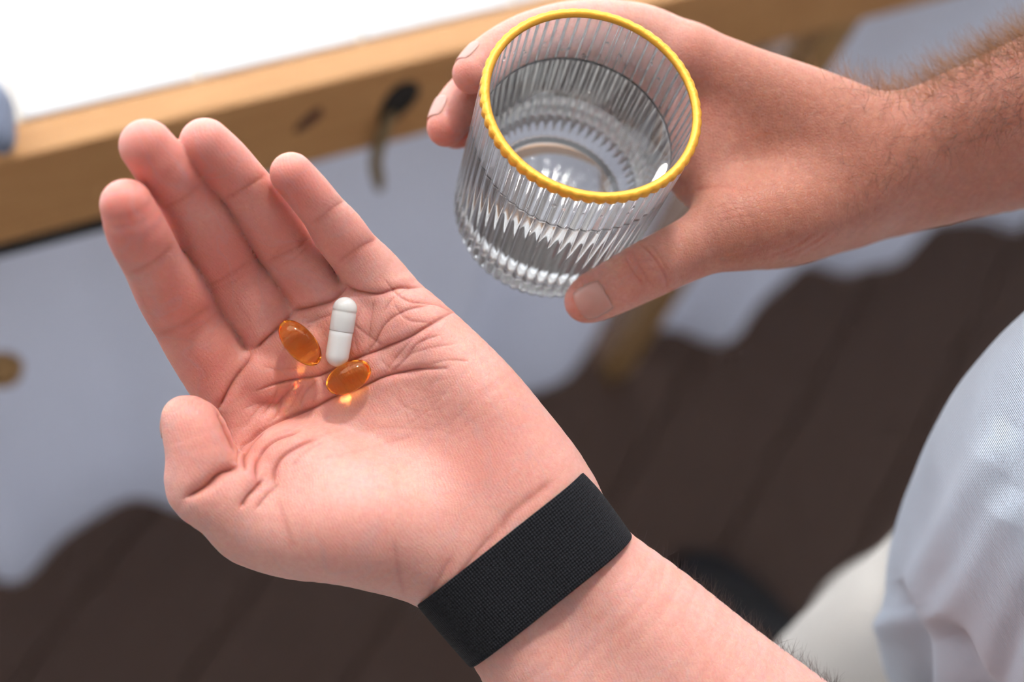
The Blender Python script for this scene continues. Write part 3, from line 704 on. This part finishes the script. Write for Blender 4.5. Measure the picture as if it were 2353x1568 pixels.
def zip_loops(la, pa, lb, pb, c, fr, flip):
    def ang(p): q = p-c; return np.arctan2(q@fr[1], q@fr[0])
    A = sorted(zip(ang(pa), la)); B = sorted(zip(ang(pb), lb)); i = j = 0; out = []
    nA, nB = len(A), len(B)
    while i < nA or j < nB:
        ta = A[i % nA][0] + (2*math.pi if i >= nA else 0); tbb = B[j % nB][0] + (2*math.pi if j >= nB else 0)
        tna = A[(i+1) % nA][0] + (2*math.pi if i+1 >= nA else 0); tnb = B[(j+1) % nB][0] + (2*math.pi if j+1 >= nB else 0)
        if j >= nB or (i < nA and tna <= tnb): f = (A[i % nA][1], A[(i+1) % nA][1], B[j % nB][1]); i += 1
        else: f = (A[i % nA][1], B[(j+1) % nB][1], B[j % nB][1]); j += 1
        out.append(f[::-1] if flip else f)
    return out
oR, oS = len(VL), len(VL)+len(VR)
quads = [QL2, QR2+oR]; tris = []
sw = []
for i in range(lo_i, hi_i):
    for k in range(NB): sw.append((oS+i*NB+k, oS+i*NB+(k+1) % NB, oS+(i+1)*NB+(k+1) % NB, oS+(i+1)*NB+k))
quads.append(np.array(sw))
tris += zip_loops(loopL, VL[loopL], [oS+lo_i*NB+k for k in range(NB)], SV[lo_i*NB:(lo_i+1)*NB], C[lo_i, :3], FR[lo_i], False)
tris += zip_loops([oR+v for v in loopR], VR[loopR], [oS+hi_i*NB+k for k in range(NB)], SV[hi_i*NB:(hi_i+1)*NB], C[hi_i, :3], FR[hi_i], True)
quads = np.vstack(quads); tris = np.array(tris)
AV = np.vstack([VL, VR, SV]); used = np.zeros(len(AV), bool); used[quads.ravel()] = True; used[tris.ravel()] = True
remap = np.cumsum(used)-1; quads = remap[quads]; tris = remap[tris]
nS = len(SV)
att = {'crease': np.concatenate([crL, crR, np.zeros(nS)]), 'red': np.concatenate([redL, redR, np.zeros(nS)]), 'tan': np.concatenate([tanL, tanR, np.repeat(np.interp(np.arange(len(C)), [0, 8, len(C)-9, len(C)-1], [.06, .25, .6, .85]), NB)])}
body_me = bpy.data.meshes.new('body')
AVu = to_world(AV[used])
body_me.vertices.add(len(AVu)); body_me.vertices.foreach_set('co', AVu.astype(np.float32).ravel())
lv = np.concatenate([quads.ravel(), tris.ravel()]).astype(np.int32); body_me.loops.add(len(lv)); body_me.loops.foreach_set('vertex_index', lv)
ls = np.concatenate([np.arange(len(quads))*4, len(quads)*4+np.arange(len(tris))*3]).astype(np.int32)
body_me.polygons.add(len(ls)); body_me.polygons.foreach_set('loop_start', ls); body_me.polygons.foreach_set('use_smooth', np.ones(len(ls), bool))
body_me.update(calc_edges=True); body_me.validate()
for nm, av in att.items():
    at = body_me.attributes.new(nm, 'FLOAT', 'POINT'); at.data.foreach_set('value', av[used].astype(np.float32))
person = empty('person', tuple(to_world([290, -150, -300])))
tag(person, 'person in a pale blue shirt holding capsules in one palm and a glass of water', 'person')
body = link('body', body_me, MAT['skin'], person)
tag(body, 'bare hands and forearms, one palm open, the other round the glass')

# finger nails
NL, NR = normals(VL, QL), normals(VR, QR)
def nail(V, Nn, c, axis, nrm, ln, wd_, rise=.35):
    """plate of nail on the flesh around c: axis runs to the finger tip, nrm outwards"""
    nrm = unit(nrm); axis = unit(np.asarray(axis)-nrm*np.dot(axis, nrm)); side = np.cross(nrm, axis)
    m = (np.linalg.norm(V-c, axis=1) < 14) & (Nn@nrm > .05); q = V[m]-c
    U, S, H = q@axis, q@side, q@nrm
    mm = (np.abs(U) < ln*.75) & (np.abs(S) < wd_*.62); mm &= H > np.percentile(H[mm], 30)-2.5
    B_ = lambda u, v: np.stack([np.ones_like(u), u, v, u*u, u*v, v*v], -1)
    qc = np.linalg.lstsq(B_(U[mm], S[mm]), H[mm], rcond=None)[0]
    nu, nv = 15, 13; pts = np.zeros((nu, nv, 3))
    for i in range(nu):
        for j in range(nv):
            u = (i/(nu-1)-.5)*2; v = (j/(nv-1)-.5)*2
            e = 1-.16*max(0, abs(u)-.35)**2*2
            uu = u*ln/2*(1-.10*v*v); vv = v*wd_/2*e
            h = float(B_(np.float64(uu), np.float64(vv))@qc)
            lift = rise*(1-v*v)*(.6+.4*u)-.12*(abs(v) > .95)-.3*max(0, -u-.75)*4*.25
            pts[i, j] = c+uu*axis+vv*side+(h+lift)*nrm
    V_ = to_world(pts.reshape(-1, 3)); F_ = [(i*nv+j, i*nv+j+1, (i+1)*nv+j+1, (i+1)*nv+j) for i in range(nu-1) for j in range(nv-1)]
    o = link('finger_nail', mesh_py('finger_nail', V_, F_), MAT['nail'], person)
    sol = o.modifiers.new('thickness', 'SOLIDIFY'); sol.thickness = .0005; sol.offset = 0
    return tag(o, 'pale pink finger nail')
def near(V, Nn, px, py, face=.1):
    uv = pix(V); m = np.where((np.hypot(uv[:, 0]-px, uv[:, 1]-py) < 7) & (Nn[:, 2] > face))[0]
    k = m[np.argmax(V[m, 2])]; mm = m[V[m, 2] > V[k, 2]-4]; return V[mm].mean(0), unit(Nn[mm].mean(0))
bpy.context.view_layer.update()
c, n = near(VR, NR, 1361, 694); nail(VR, NR, c, P(1330, 706, -41)-P(1430, 650, -38), n, 12.5, 13.0, .5)
for th, hh_, rho, r_, nx in ((139, 31.5, 47.9, 8.3, (144, 31)), (156, 50.6, 48.1, 8.2, (161, 50))):
    rad_ = unit(G(th, hh_, 60)-G(th, hh_, 40)); nn_ = unit(rad_+.45*UP); p_ = G(th, hh_, rho)+nn_*r_
    k = np.argmin(np.linalg.norm(VR-p_, axis=1)); nail(VR, NR, VR[k], G(*nx, 48)-G(th-12, hh_, 48), nn_, 10, 10.5, .3)
ct = np.array(px_chain([(428, 965, 26, 58)])[0][:3]); nl = unit([-.93, .1, -.36]); k = np.argmax((VL-ct)@nl - .7*np.linalg.norm((VL-ct)-((VL-ct)@nl)[:, None]*nl, axis=1))
nail(VL, NL, VL[k]-np.array([0, 1.5, 0]), (.1, 1, 0), nl, 12, 11)

# wrist band
def wristband():
    c0, c1 = P(1147, 1230, -9.5), P(1263, 1374, -9); ax = unit(c1-c0); n1 = unit(np.cross([0, 0, 1.0], ax)); n1 = n1 if n1[0] > 0 else -n1; n2 = np.cross(ax, n1); n2 = n2 if n2[2] > 0 else -n2
    NS, rings, uvs = 160, [], []
    def ring(t, dr, k):
        c = c0+(c1-c0)*t; hw, ht = 38.2-1.4*t+dr, 26.2-.6*t+dr; out = []
        for j in range(NS):
            a = 2*math.pi*j/NS; e = 2/3.0
            x = hw*math.copysign(abs(math.cos(a))**e, math.cos(a)); y = ht*math.copysign(abs(math.sin(a))**e, math.sin(a))
            wob = .35*math.sin(3*a+2*t)+.2*math.sin(7*a)
            out.append(c+n1*(x+wob)+n2*(y)+ax*(.5*math.sin(2*a+1)))
        return out
    st_ = [(0, -1.3), (-.004, -.7), (-.004, -.25), (.008, 0)]+[(t, .15*math.sin(math.pi*t)) for t in np.linspace(.06, .94, 14)]+[(.992, 0), (1.004, -.25), (1.004, -.7), (1, -1.3)]
    for k, (t, dr) in enumerate(st_): rings.append(ring(t, dr, k))
    inner = [ring(t, -1.6, 0) for t in (.75, .5, .25)]
    rr = rings+inner+[rings[0]]
    V, F = grid_loft([[to_world(p) for p in r] for r in rr])
    me = mesh_py('wristband', V, F)
    uv = me.uv_layers.new(name='weave'); L_ = np.linalg.norm(c1-c0)
    vv = [t*L_ for t, _ in st_]+[.75*L_, .5*L_, .25*L_, 0]; rp = np.array([to_world(p) for p in rings[8]])*1000; seg = np.linalg.norm(np.roll(rp, -1, 0)-rp, axis=1); arc = np.concatenate([[0], np.cumsum(seg)])
    for p in me.polygons:
        i, j = divmod(p.index, NS)
        for li, (a, b) in zip(p.loop_indices, ((i, j), (i, j+1), (i+1, j+1), (i+1, j))): uv.data[li].uv = (arc[b], vv[a])
    return me
m, nt, b = new_mat('black_weave_band')
b.inputs['Base Color'].default_value = (.006, .006, .009, 1); b.inputs['Roughness'].default_value = .7; b.inputs['Sheen Weight'].default_value = .04; b.inputs['Specular IOR Level'].default_value = .25
uvn = N(nt, 'ShaderNodeUVMap', uv_map='weave'); sx = N(nt, 'ShaderNodeSeparateXYZ'); L(nt, uvn.outputs[0], sx.inputs[0])
w1 = math_n(nt, 'SINE', math_n(nt, 'MULTIPLY', math_n(nt, 'ADD', sx.outputs[0], sx.outputs[1]), 3.0)); w2 = math_n(nt, 'SINE', math_n(nt, 'MULTIPLY', math_n(nt, 'SUBTRACT', sx.outputs[0], sx.outputs[1]), 3.0))
hh = math_n(nt, 'MULTIPLY', w1, w2); L(nt, bump(nt, hh, .00022), b.inputs['Normal'])
L(nt, mixc(nt, ramp(nt, math_n(nt, 'MULTIPLY_ADD', hh, .5, .5), [(.3, 0.), (.9, 1.)]), (.0015, .0015, .0025), (.007, .007, .012)), b.inputs['Base Color'])
tag(link('wristband', wristband(), m, person), 'wide black woven wristband round the left wrist')

# arm hair
def hair(name, V, Nn, picks, mat, label, ln, along, seed, curl=.5, rad=.055):
    r = np.random.default_rng(seed); HV = []; HF = []
    for i in picks:
        p = V[i]; n = Nn[i]; l = r.uniform(*ln); d = unit(n*r.uniform(.35, .8)+np.asarray(along)*r.uniform(.4, 1)+r.normal(size=3)*.38)
        bend = unit(np.asarray(along)+r.normal(size=3)*.8)*curl*r.uniform(.2, 1.2); q = p-n*.2; base = len(HV); ns = 6
        for k in range(ns):
            t = k/(ns-1); t2 = unit(d+bend*t); a = unit(np.cross(t2, [.3, .5, .81])); bb = np.cross(t2, a); rr = rad*(1-.7*t)
            for m_ in range(3): HV.append(q+rr*(math.cos(2.094*m_)*a+math.sin(2.094*m_)*bb))
            q = q+t2*l/(ns-1)
        for k in range(ns-1):
            for m_ in range(3): HF.append((base+k*3+m_, base+k*3+(m_+1) % 3, base+k*3+3+(m_+1) % 3, base+k*3+3+m_))
    o = link(name, mesh_np(name, to_world(np.array(HV)), np.array(HF)), mat, person); tag(o, label, kind='stuff'); return o
def pick(mask, n, seed, w=None):
    r = np.random.default_rng(seed); k = np.where(mask)[0]
    if w is not None: w = w[k]/w[k].sum()
    return r.choice(k, min(n, len(k)), replace=False, p=w)
uvR, uvL = pix(VR), pix(VL)
onR = (uvR[:, 0] > 1880) & (uvR[:, 0] < 2600)
top = onR & (NR[:, 1] > .55) & (NR[:, 2] > -.5); front = onR & (NR[:, 2] > .15) & (NR[:, 1] > -.35)
dens = np.clip((uvR[:, 0]-1870)/350, .05, 1)
hair('arm_hair', VR, NR, pick(top, 2600, 1, dens), MAT['hair_backlit'], 'hair coloured golden as if backlit along the upper edge of the right forearm', (7, 16), (-.55, .3, .1), 11, .7)
hair('arm_hair', VR, NR, pick(front, 1700, 2, dens**1.5), MAT['hair_dark'], 'brown hair on the right forearm', (6, 13), (-.5, -.55, .1), 12, .8)
edge = (uvL[:, 0] > 1440) & (NL[:, 0]*.6+NL[:, 1]*.75 > .45) & (NL[:, 2] < .12)
dl = np.clip((uvL[:, 0]-1400)/260, .03, 1)
hair('arm_hair', VL, NL, pick(edge, 620, 3, dl), MAT['hair_dark'], 'dark hair along the outer edge of the left forearm', (4, 8), (-.5, .65, .1), 13)
edge = (uvL[:, 0] > 800) & (uvL[:, 0] < 985) & (uvL[:, 1] > 1340) & (NL[:, 1] < -.55) & (NL[:, 2] < .1)
hair('arm_hair', VL, NL, pick(edge, 90, 4, np.clip((uvL[:, 0]-790)/180, .02, 1)**2), MAT['hair_dark'], 'few dark hairs under the left wrist beside the band', (4, 8), (-.6, -.5, 0), 14)
#SECTION clothes
# shirt: torso and short sleeves
def shirt():
    f = Field(np.array([95, -330, -260.0]), np.array([520, 330, 330.0]), 5.0)
    f.add(f.chain([[278, -140, -170, 98], [259, -88, -72, 100], [282, -32, 0, 98], [340, 20, 130, 100], [355, 50, 215, 80]], 20, 20), 10)
    f.add(f.chain([[335, -110, 215, 66], [290, -170, 130, 60], [255, -215, 80, 58]], 12, 20), 30)
    f.add(f.chain([[372, 205, 120, 66], [388, 190, 30, 60], [395, 165, -20, 57]], 12, 20), 30)
    f.F += 0
    V, Q = surface_nets(f.F, f.lo, f.h); V = relax(V, edges_of(Q), 3)
    V, Q = subdivide(V, Q); V, Q = subdivide(V, Q); n = normals(V, Q); uv = pix(V)
    d = 1.0*np.sin(.025*V[:, 0]+.04*V[:, 1]+.03*V[:, 2])
    folds = [([(2065, 1330), (2090, 1420), (2110, 1560), (2120, 1700)], -9, 22), ([(2145, 1420), (2180, 1480), (2230, 1600), (2260, 1700)], -9, 30), ([(2330, 980), (2230, 1150), (2120, 1330), (2080, 1420)], 5, 45), ([(2353, 1130), (2230, 1330), (2160, 1420)], 4, 40), ([(2420, 1300), (2330, 1450), (2280, 1600)], -5, 35), ([(2030, 1400), (2040, 1500), (2040, 1600)], 5, 24)]
    for line, dep, wd_ in folds:
        p = np.array(line, float); m = (n[:, 2] > -.2) & (uv[:, 0] > p[:, 0].min()-4*wd_) & (uv[:, 0] < p[:, 0].max()+4*wd_) & (uv[:, 1] > p[:, 1].min()-4*wd_) & (uv[:, 1] < p[:, 1].max()+4*wd_)
        if m.any():
            q, t = poly_dist(uv[m], p); d[m] += dep*np.exp(-(q/wd_)**2)*np.clip(np.minimum(t*5+.1, 1), 0, 1)
    return mesh_np('shirt', to_world(V+n*d[:, None]), Q)
tag(link('shirt', shirt(), MAT['shirt'], person), 'pale blue cotton shirt with soft folds')
SHOE_DIR = unit(np.append((on_z(1610, 1330, ZF)-on_z(1830, 1540, ZF))[:2], 0))
SHOE_A = on_z(1700, 1440, ZF); SHOE_B = SHOE_A+np.cross([0, 0, 1.0], SHOE_DIR)*-.03-SHOE_DIR*.30
def to_mm(p): q = W.T@(np.asarray(p)-CAM)*1000; q[2] += DF; return q
def ankle(c): return to_mm(c-SHOE_DIR*.10+np.array([0, 0, .10]))
def trousers():
    AA, AB = ankle(SHOE_A), ankle(SHOE_B)
    f = Field(np.minimum(np.array([80, -420, -640.0]), np.minimum(AA, AB)-60), np.array([460, 60, -90.0]), 6.0)
    f.add(f.chain([[300, -80, -175, 86], [290, -125, -235, 88]], 20, 20), 10)
    f.add(f.chain([[310, -150, -240, 80], [240, -180, -250, 80], [212, -245, -370, 66], [*(.35*AB+.65*np.array([205, -270, -450.])), 58], [*AB, 50]], 16, 20), 20)
    f.add(f.chain([[340, -60, -230, 80], [315, -150, -380, 66], [275, -225, -560, 56], [*AA, 48]], 16, 20), 20)
    V, Q = surface_nets(f.F, f.lo, f.h); V = relax(V, edges_of(Q), 3); V, Q = subdivide(V, Q); n = normals(V, Q)
    d = 1.2*np.sin(.03*V[:, 0]+.04*V[:, 1]+.02*V[:, 2])
    return mesh_np('trousers', to_world(V+n*d[:, None]), Q)
tag(link('trousers', trousers(), MAT['trousers'], person), 'cream cotton trousers below the shirt')
def shoe(c):
    dr = SHOE_DIR; sd = np.cross([0, 0, 1.0], dr); rings = []
    for k in range(25):
        t = k/24; x = (t-.62)*.29; w = .047*(1-.28*math.exp(-((t-.38)/.16)**2))*min(1, math.sqrt(max(0, 1-((t-.5)/.505)**8)))*(1 if t > .1 else .8+2*t)
        w *= math.sqrt(max(.0, 1-max(0, (t-.72)/.285)**2.4)) if t > .72 else 1
        hgt = (.085-.035*min(1, max(0, (t-.3)/.5)))*(math.sqrt(max(0.02, 1-max(0, (t-.75)/.26)**2)) if t > .75 else 1)
        r = []
        for j in range(28):
            a = 2*math.pi*j/28; yy = w*math.copysign(abs(math.cos(a))**.75, math.cos(a)); zz = hgt/2*(1+math.copysign(abs(math.sin(a))**.7, math.sin(a)))
            r.append(c+dr*x+sd*yy*(1-.25*zz/.085)+np.array([0, 0, zz]))
        rings.append(r)
    V, F = grid_loft(rings, True, True); return mesh_py('shoe', V, F)
for c_ in (SHOE_A, SHOE_B): tag(link('shoe', shoe(c_), MAT['black'], person), 'black shoe on the dark floor')
#SECTION glass
def lathe(prof, n, wave=None):
    V = []
    for (h, r, w) in prof:
        for j in range(n):
            th = 2*math.pi*j/n; rr = r
            if w: rr = r-w*(1-abs(math.cos(NRIB*th/2)))*1.0
            V.append(G(math.degrees(th), h, rr))
    V = to_world(np.array(V)); F = []
    for i in range(len(prof)-1):
        for j in range(n): k = (j+1) % n; F.append((i*n+j, i*n+k, (i+1)*n+k, (i+1)*n+j))
    return V, np.array(F)
NRIB = 58; NG = NRIB*12; WALL = 3.2; BASE = 6.0; ICR = 17.0; HW = 26.0; RIB = .9
def outer_r(h): return GR+(GRB-GR)*h/GH
def inner_r(h): return outer_r(h)-WALL
prof = [(.9, GR-.3, RIB*.3), (1.8, GR-.1, RIB*.6), (2.6, GR-.02, RIB)]
prof += [(h, outer_r(h), RIB) for h in np.linspace(3.4, GH-GCR, 16)]
for a in np.linspace(.15, 1, 8)*math.pi/2: prof.append((GH-GCR+GCR*math.sin(a), outer_r(GH)-GCR+GCR*math.cos(a), RIB*(1-.55*(a/1.5708))))
prof += [(GH-.2, 28, .15), (GH-1.2, 25, 0), (GH-2.2, 18, 0), (GH-2.6, 8, 0), (GH-2.7, .3, 0)]
pin = [(GH-BASE, .3), (GH-BASE, 8), (GH-BASE-.05, inner_r(GH-BASE-ICR)-ICR)]
for a in np.linspace(.12, 1, 10)*math.pi/2: pin.append((GH-BASE-.05-ICR*(1-math.cos(a)), inner_r(GH-BASE-ICR)-ICR+ICR*math.sin(a)))
NPB = len(pin)
pin += [(h, inner_r(h)) for h in np.linspace(GH-BASE-ICR-3, 2, 12)]
pin += [(.7, inner_r(0)+.25), (.1, inner_r(0)+.9), (-.1, GR-1.6), (.15, GR-.8)]
V1, F1 = lathe(prof+[(GH-2.7, .02, 0)], NG)
full = [(h, r, 0) for h, r in pin]
rows = prof[::1]
allp = [(h, r, w) for h, r, w in prof] + full       # outside rim -> base ; inside base -> rim
V1, F1 = lathe(allp, NG)
n = NG; last = len(allp)-1
F1 = np.vstack([F1[:(len(prof)-1)*n], F1[len(prof)*n:], np.array([(last*n+j, last*n+(j+1) % n, (j+1) % n, j) for j in range(n)])])
base_tri = [tuple((len(prof)-1)*n+j for j in range(n)), tuple(len(prof)*n+j for j in range(n))[::-1]]
glass_root = empty('drinking_glass', tuple(to_world(G(0, GH, 0))))
tag(glass_root, 'ribbed clear tumbler with a gold rim held in the right hand', 'glass')
gm = mesh_py('tumbler', V1, [tuple(f) for f in F1]+base_tri)
gm.flip_normals()
tumbler = link('tumbler', gm, MAT['glass'], glass_root)
# gold rim: a band over the lip, scalloped with the ribs
gp = [(2.9, GR+.10, RIB*.9), (1.9, GR+.16, RIB*.7), (.8, GR+.10, RIB*.5), (.15, GR-.14, RIB*.35), (-.22, GR-.75, RIB*.15), (-.32, GR-1.6, 0), (-.25, inner_r(0)+.5, 0), (.2, inner_r(0)-.05, 0), (.9, inner_r(0)-.22, 0), (1.5, inner_r(0)-.12, 0), (1.5, inner_r(0)+.12, 0)]
V2, F2 = lathe(gp, NG); gold = link('gold_rim', mesh_np('gold_rim', V2, F2[:, ::-1]), MAT['gold'], glass_root)
tag(gold, 'scalloped gold rim')
wp = [(HW, .05, 0), (HW, 20, 0), (HW, inner_r(HW)-1.2, 0), (HW-.25, inner_r(HW)-.4, 0), (HW-.7, inner_r(HW)+.08, 0)]
wp += [(h, inner_r(h)+.08, 0) for h in np.linspace(HW+1, GH-BASE-ICR-3, 8)]
wp += [(h+.08, r+.08, 0) for h, r in pin[:NPB][::-1]]
V3, F3 = lathe(wp, 160); nw = 160
wf = [tuple(f) for f in F3]+[tuple((len(wp)-1)*nw+j for j in range(nw)), tuple(range(nw))[::-1]]
wm = mesh_py('water', V3, wf); wm.flip_normals()
water = link('water', wm, MAT['water']); tag(water, 'clear water filling most of the ribbed gold-rimmed tumbler', 'water')
# drops clinging to the glass
rd = np.random.default_rng(21)
for k in range(26):
    inside = k < 16
    th = rd.uniform(35, 150) if inside else rd.uniform(235, 300); h_ = rd.uniform(7, 24) if inside else rd.uniform(9, 26); r_ = rd.uniform(.45, 1.1)
    rr = inner_r(h_)+.05 if inside else outer_r(h_)-.3; bm = bmesh.new(); bmesh.ops.create_uvsphere(bm, u_segments=10, v_segments=8, radius=1)
    c_ = G(th, h_, rr); n_ = unit(G(th, h_, 0)-G(th, h_, 10))*(1 if inside else -1); t_ = np.cross(UP, n_)
    for v in bm.verts: v.co = Vector(to_world(c_+n_*v.co.x*r_*.55+t_*v.co.y*r_*.8+UP*v.co.z*r_*rd.uniform(1.0, 1.02)*1.2))
    me = bpy.data.meshes.new('water_drop'); bm.to_mesh(me); bm.free(); me.polygons.foreach_set('use_smooth', [True]*len(me.polygons))
    link('water_drop', me, MAT['water'], water)
#SECTION pills
uvL = pix(VL); 
def surf(px, py, rad=9):
    m = (np.hypot(uvL[:, 0]-px, uvL[:, 1]-py) < rad) & (NL[:, 2] > .1); return float(np.median(VL[m, 2])), unit(NL[m].mean(0))
def softgel(p0, p1, half_w, label, lift):
    c2 = ((p0[0]+p1[0])/2, (p0[1]+p1[1])/2); z, n = surf(*c2, 22)
    r = half_w*.153; c = P(*c2, z+r*lift); z0, z1 = surf(*p0, 14)[0], surf(*p1, 14)[0]
    a = P(*p1, z+r*lift+.35*(z1-z))-P(*p0, z+r*lift+.35*(z0-z)); hl = np.linalg.norm(a)/2; a = unit(a); up = unit(n-a*(n@a)); sd = np.cross(a, up)
    V = []; nr, ns = 40, 48
    for i in range(nr+1):
        t = -1+2*i/nr; t = math.sin(t*math.pi/2); rad = r*max(0, 1-abs(t)**2.15)**.5
        for j in range(ns):
            ph = 2*math.pi*j/ns; seam = .10*math.exp(-(math.sin(ph+.9)/.05)**2)*(1-abs(t)**6)
            V.append(c+a*hl*t+(rad+seam*(rad > .5))*(math.cos(ph)*sd+math.sin(ph)*up))
    F = [(i*ns+j, i*ns+(j+1) % ns, (i+1)*ns+(j+1) % ns, (i+1)*ns+j) for i in range(nr) for j in range(ns)]
    me = mesh_py('softgel_capsule', to_world(np.array(V)), F)
    bm = bmesh.new(); bm.from_mesh(me); bmesh.ops.remove_doubles(bm, verts=bm.verts, dist=1e-6); bmesh.ops.recalc_face_normals(bm, faces=bm.faces); bm.to_mesh(me); bm.free()
    o = link('softgel_capsule', me, MAT['amber'])
    return tag(o, label, 'capsule', 'amber softgels in the palm')
softgel((648, 741), (731, 836), 34, 'amber softgel lying below the middle finger, left of the white capsule', 1.05)
softgel((752, 894), (850, 841), 34, 'amber softgel touching the lower end of the white capsule', 1.1)
def capsule():
    p0, p1 = (797, 683), (771, 843); zc, n = surf(785, 762, 26); r = 4.3
    z0, z1 = surf(795, 705, 14)[0], surf(775, 822, 14)[0]
    A = P(*p0, max(z0, zc-1)+r); B = P(*p1, max(z1, zc-1)+r); a = unit(B-A); Ln = np.linalg.norm(B-A); n = unit(np.array([0, 0, 1.])-a*a[2]); sd = np.cross(a, n)
    root = empty('gelatin_capsule', tuple(to_world((A+B)/2-n*r)))
    tag(root, 'white two-piece capsule lying in the middle of the palm', 'capsule')
    def rev(name, pr, mat):
        rings = [[to_world(A+a*x+rr*(math.cos(2*math.pi*j/48)*sd+math.sin(2*math.pi*j/48)*n)) for j in range(48)] for x, rr in pr]
        V, F = grid_loft(rings, True, True); me = mesh_py(name, V, F)
        bm = bmesh.new(); bm.from_mesh(me); bmesh.ops.recalc_face_normals(bm, faces=bm.faces); bm.to_mesh(me); bm.free()
        return link(name, me, mat, root)
    cap = [(r*(1-math.cos(t)), max(.02, r*math.sin(t))) for t in np.linspace(.02, math.pi/2, 12)]
    jx = Ln*.49
    cp_ = cap+[(4.6, r), (4.9, r-.16), (5.3, r-.16), (5.6, r-.02), (8, r), (jx-.3, r), (jx, r-.08), (jx, r-.5)]
    rb = r-.16
    bp = [(jx-.8, rb-.4), (jx-.8, rb), (jx+2, rb), (Ln-rb, rb)]+[(Ln-rb+rb*math.sin(t), max(.02, rb*math.cos(t))) for t in np.linspace(.12, math.pi/2-.01, 12)]
    rev('capsule_cap', cp_, MAT['capsule_cap']); rev('capsule_body', bp, MAT['capsule_body'])
capsule()
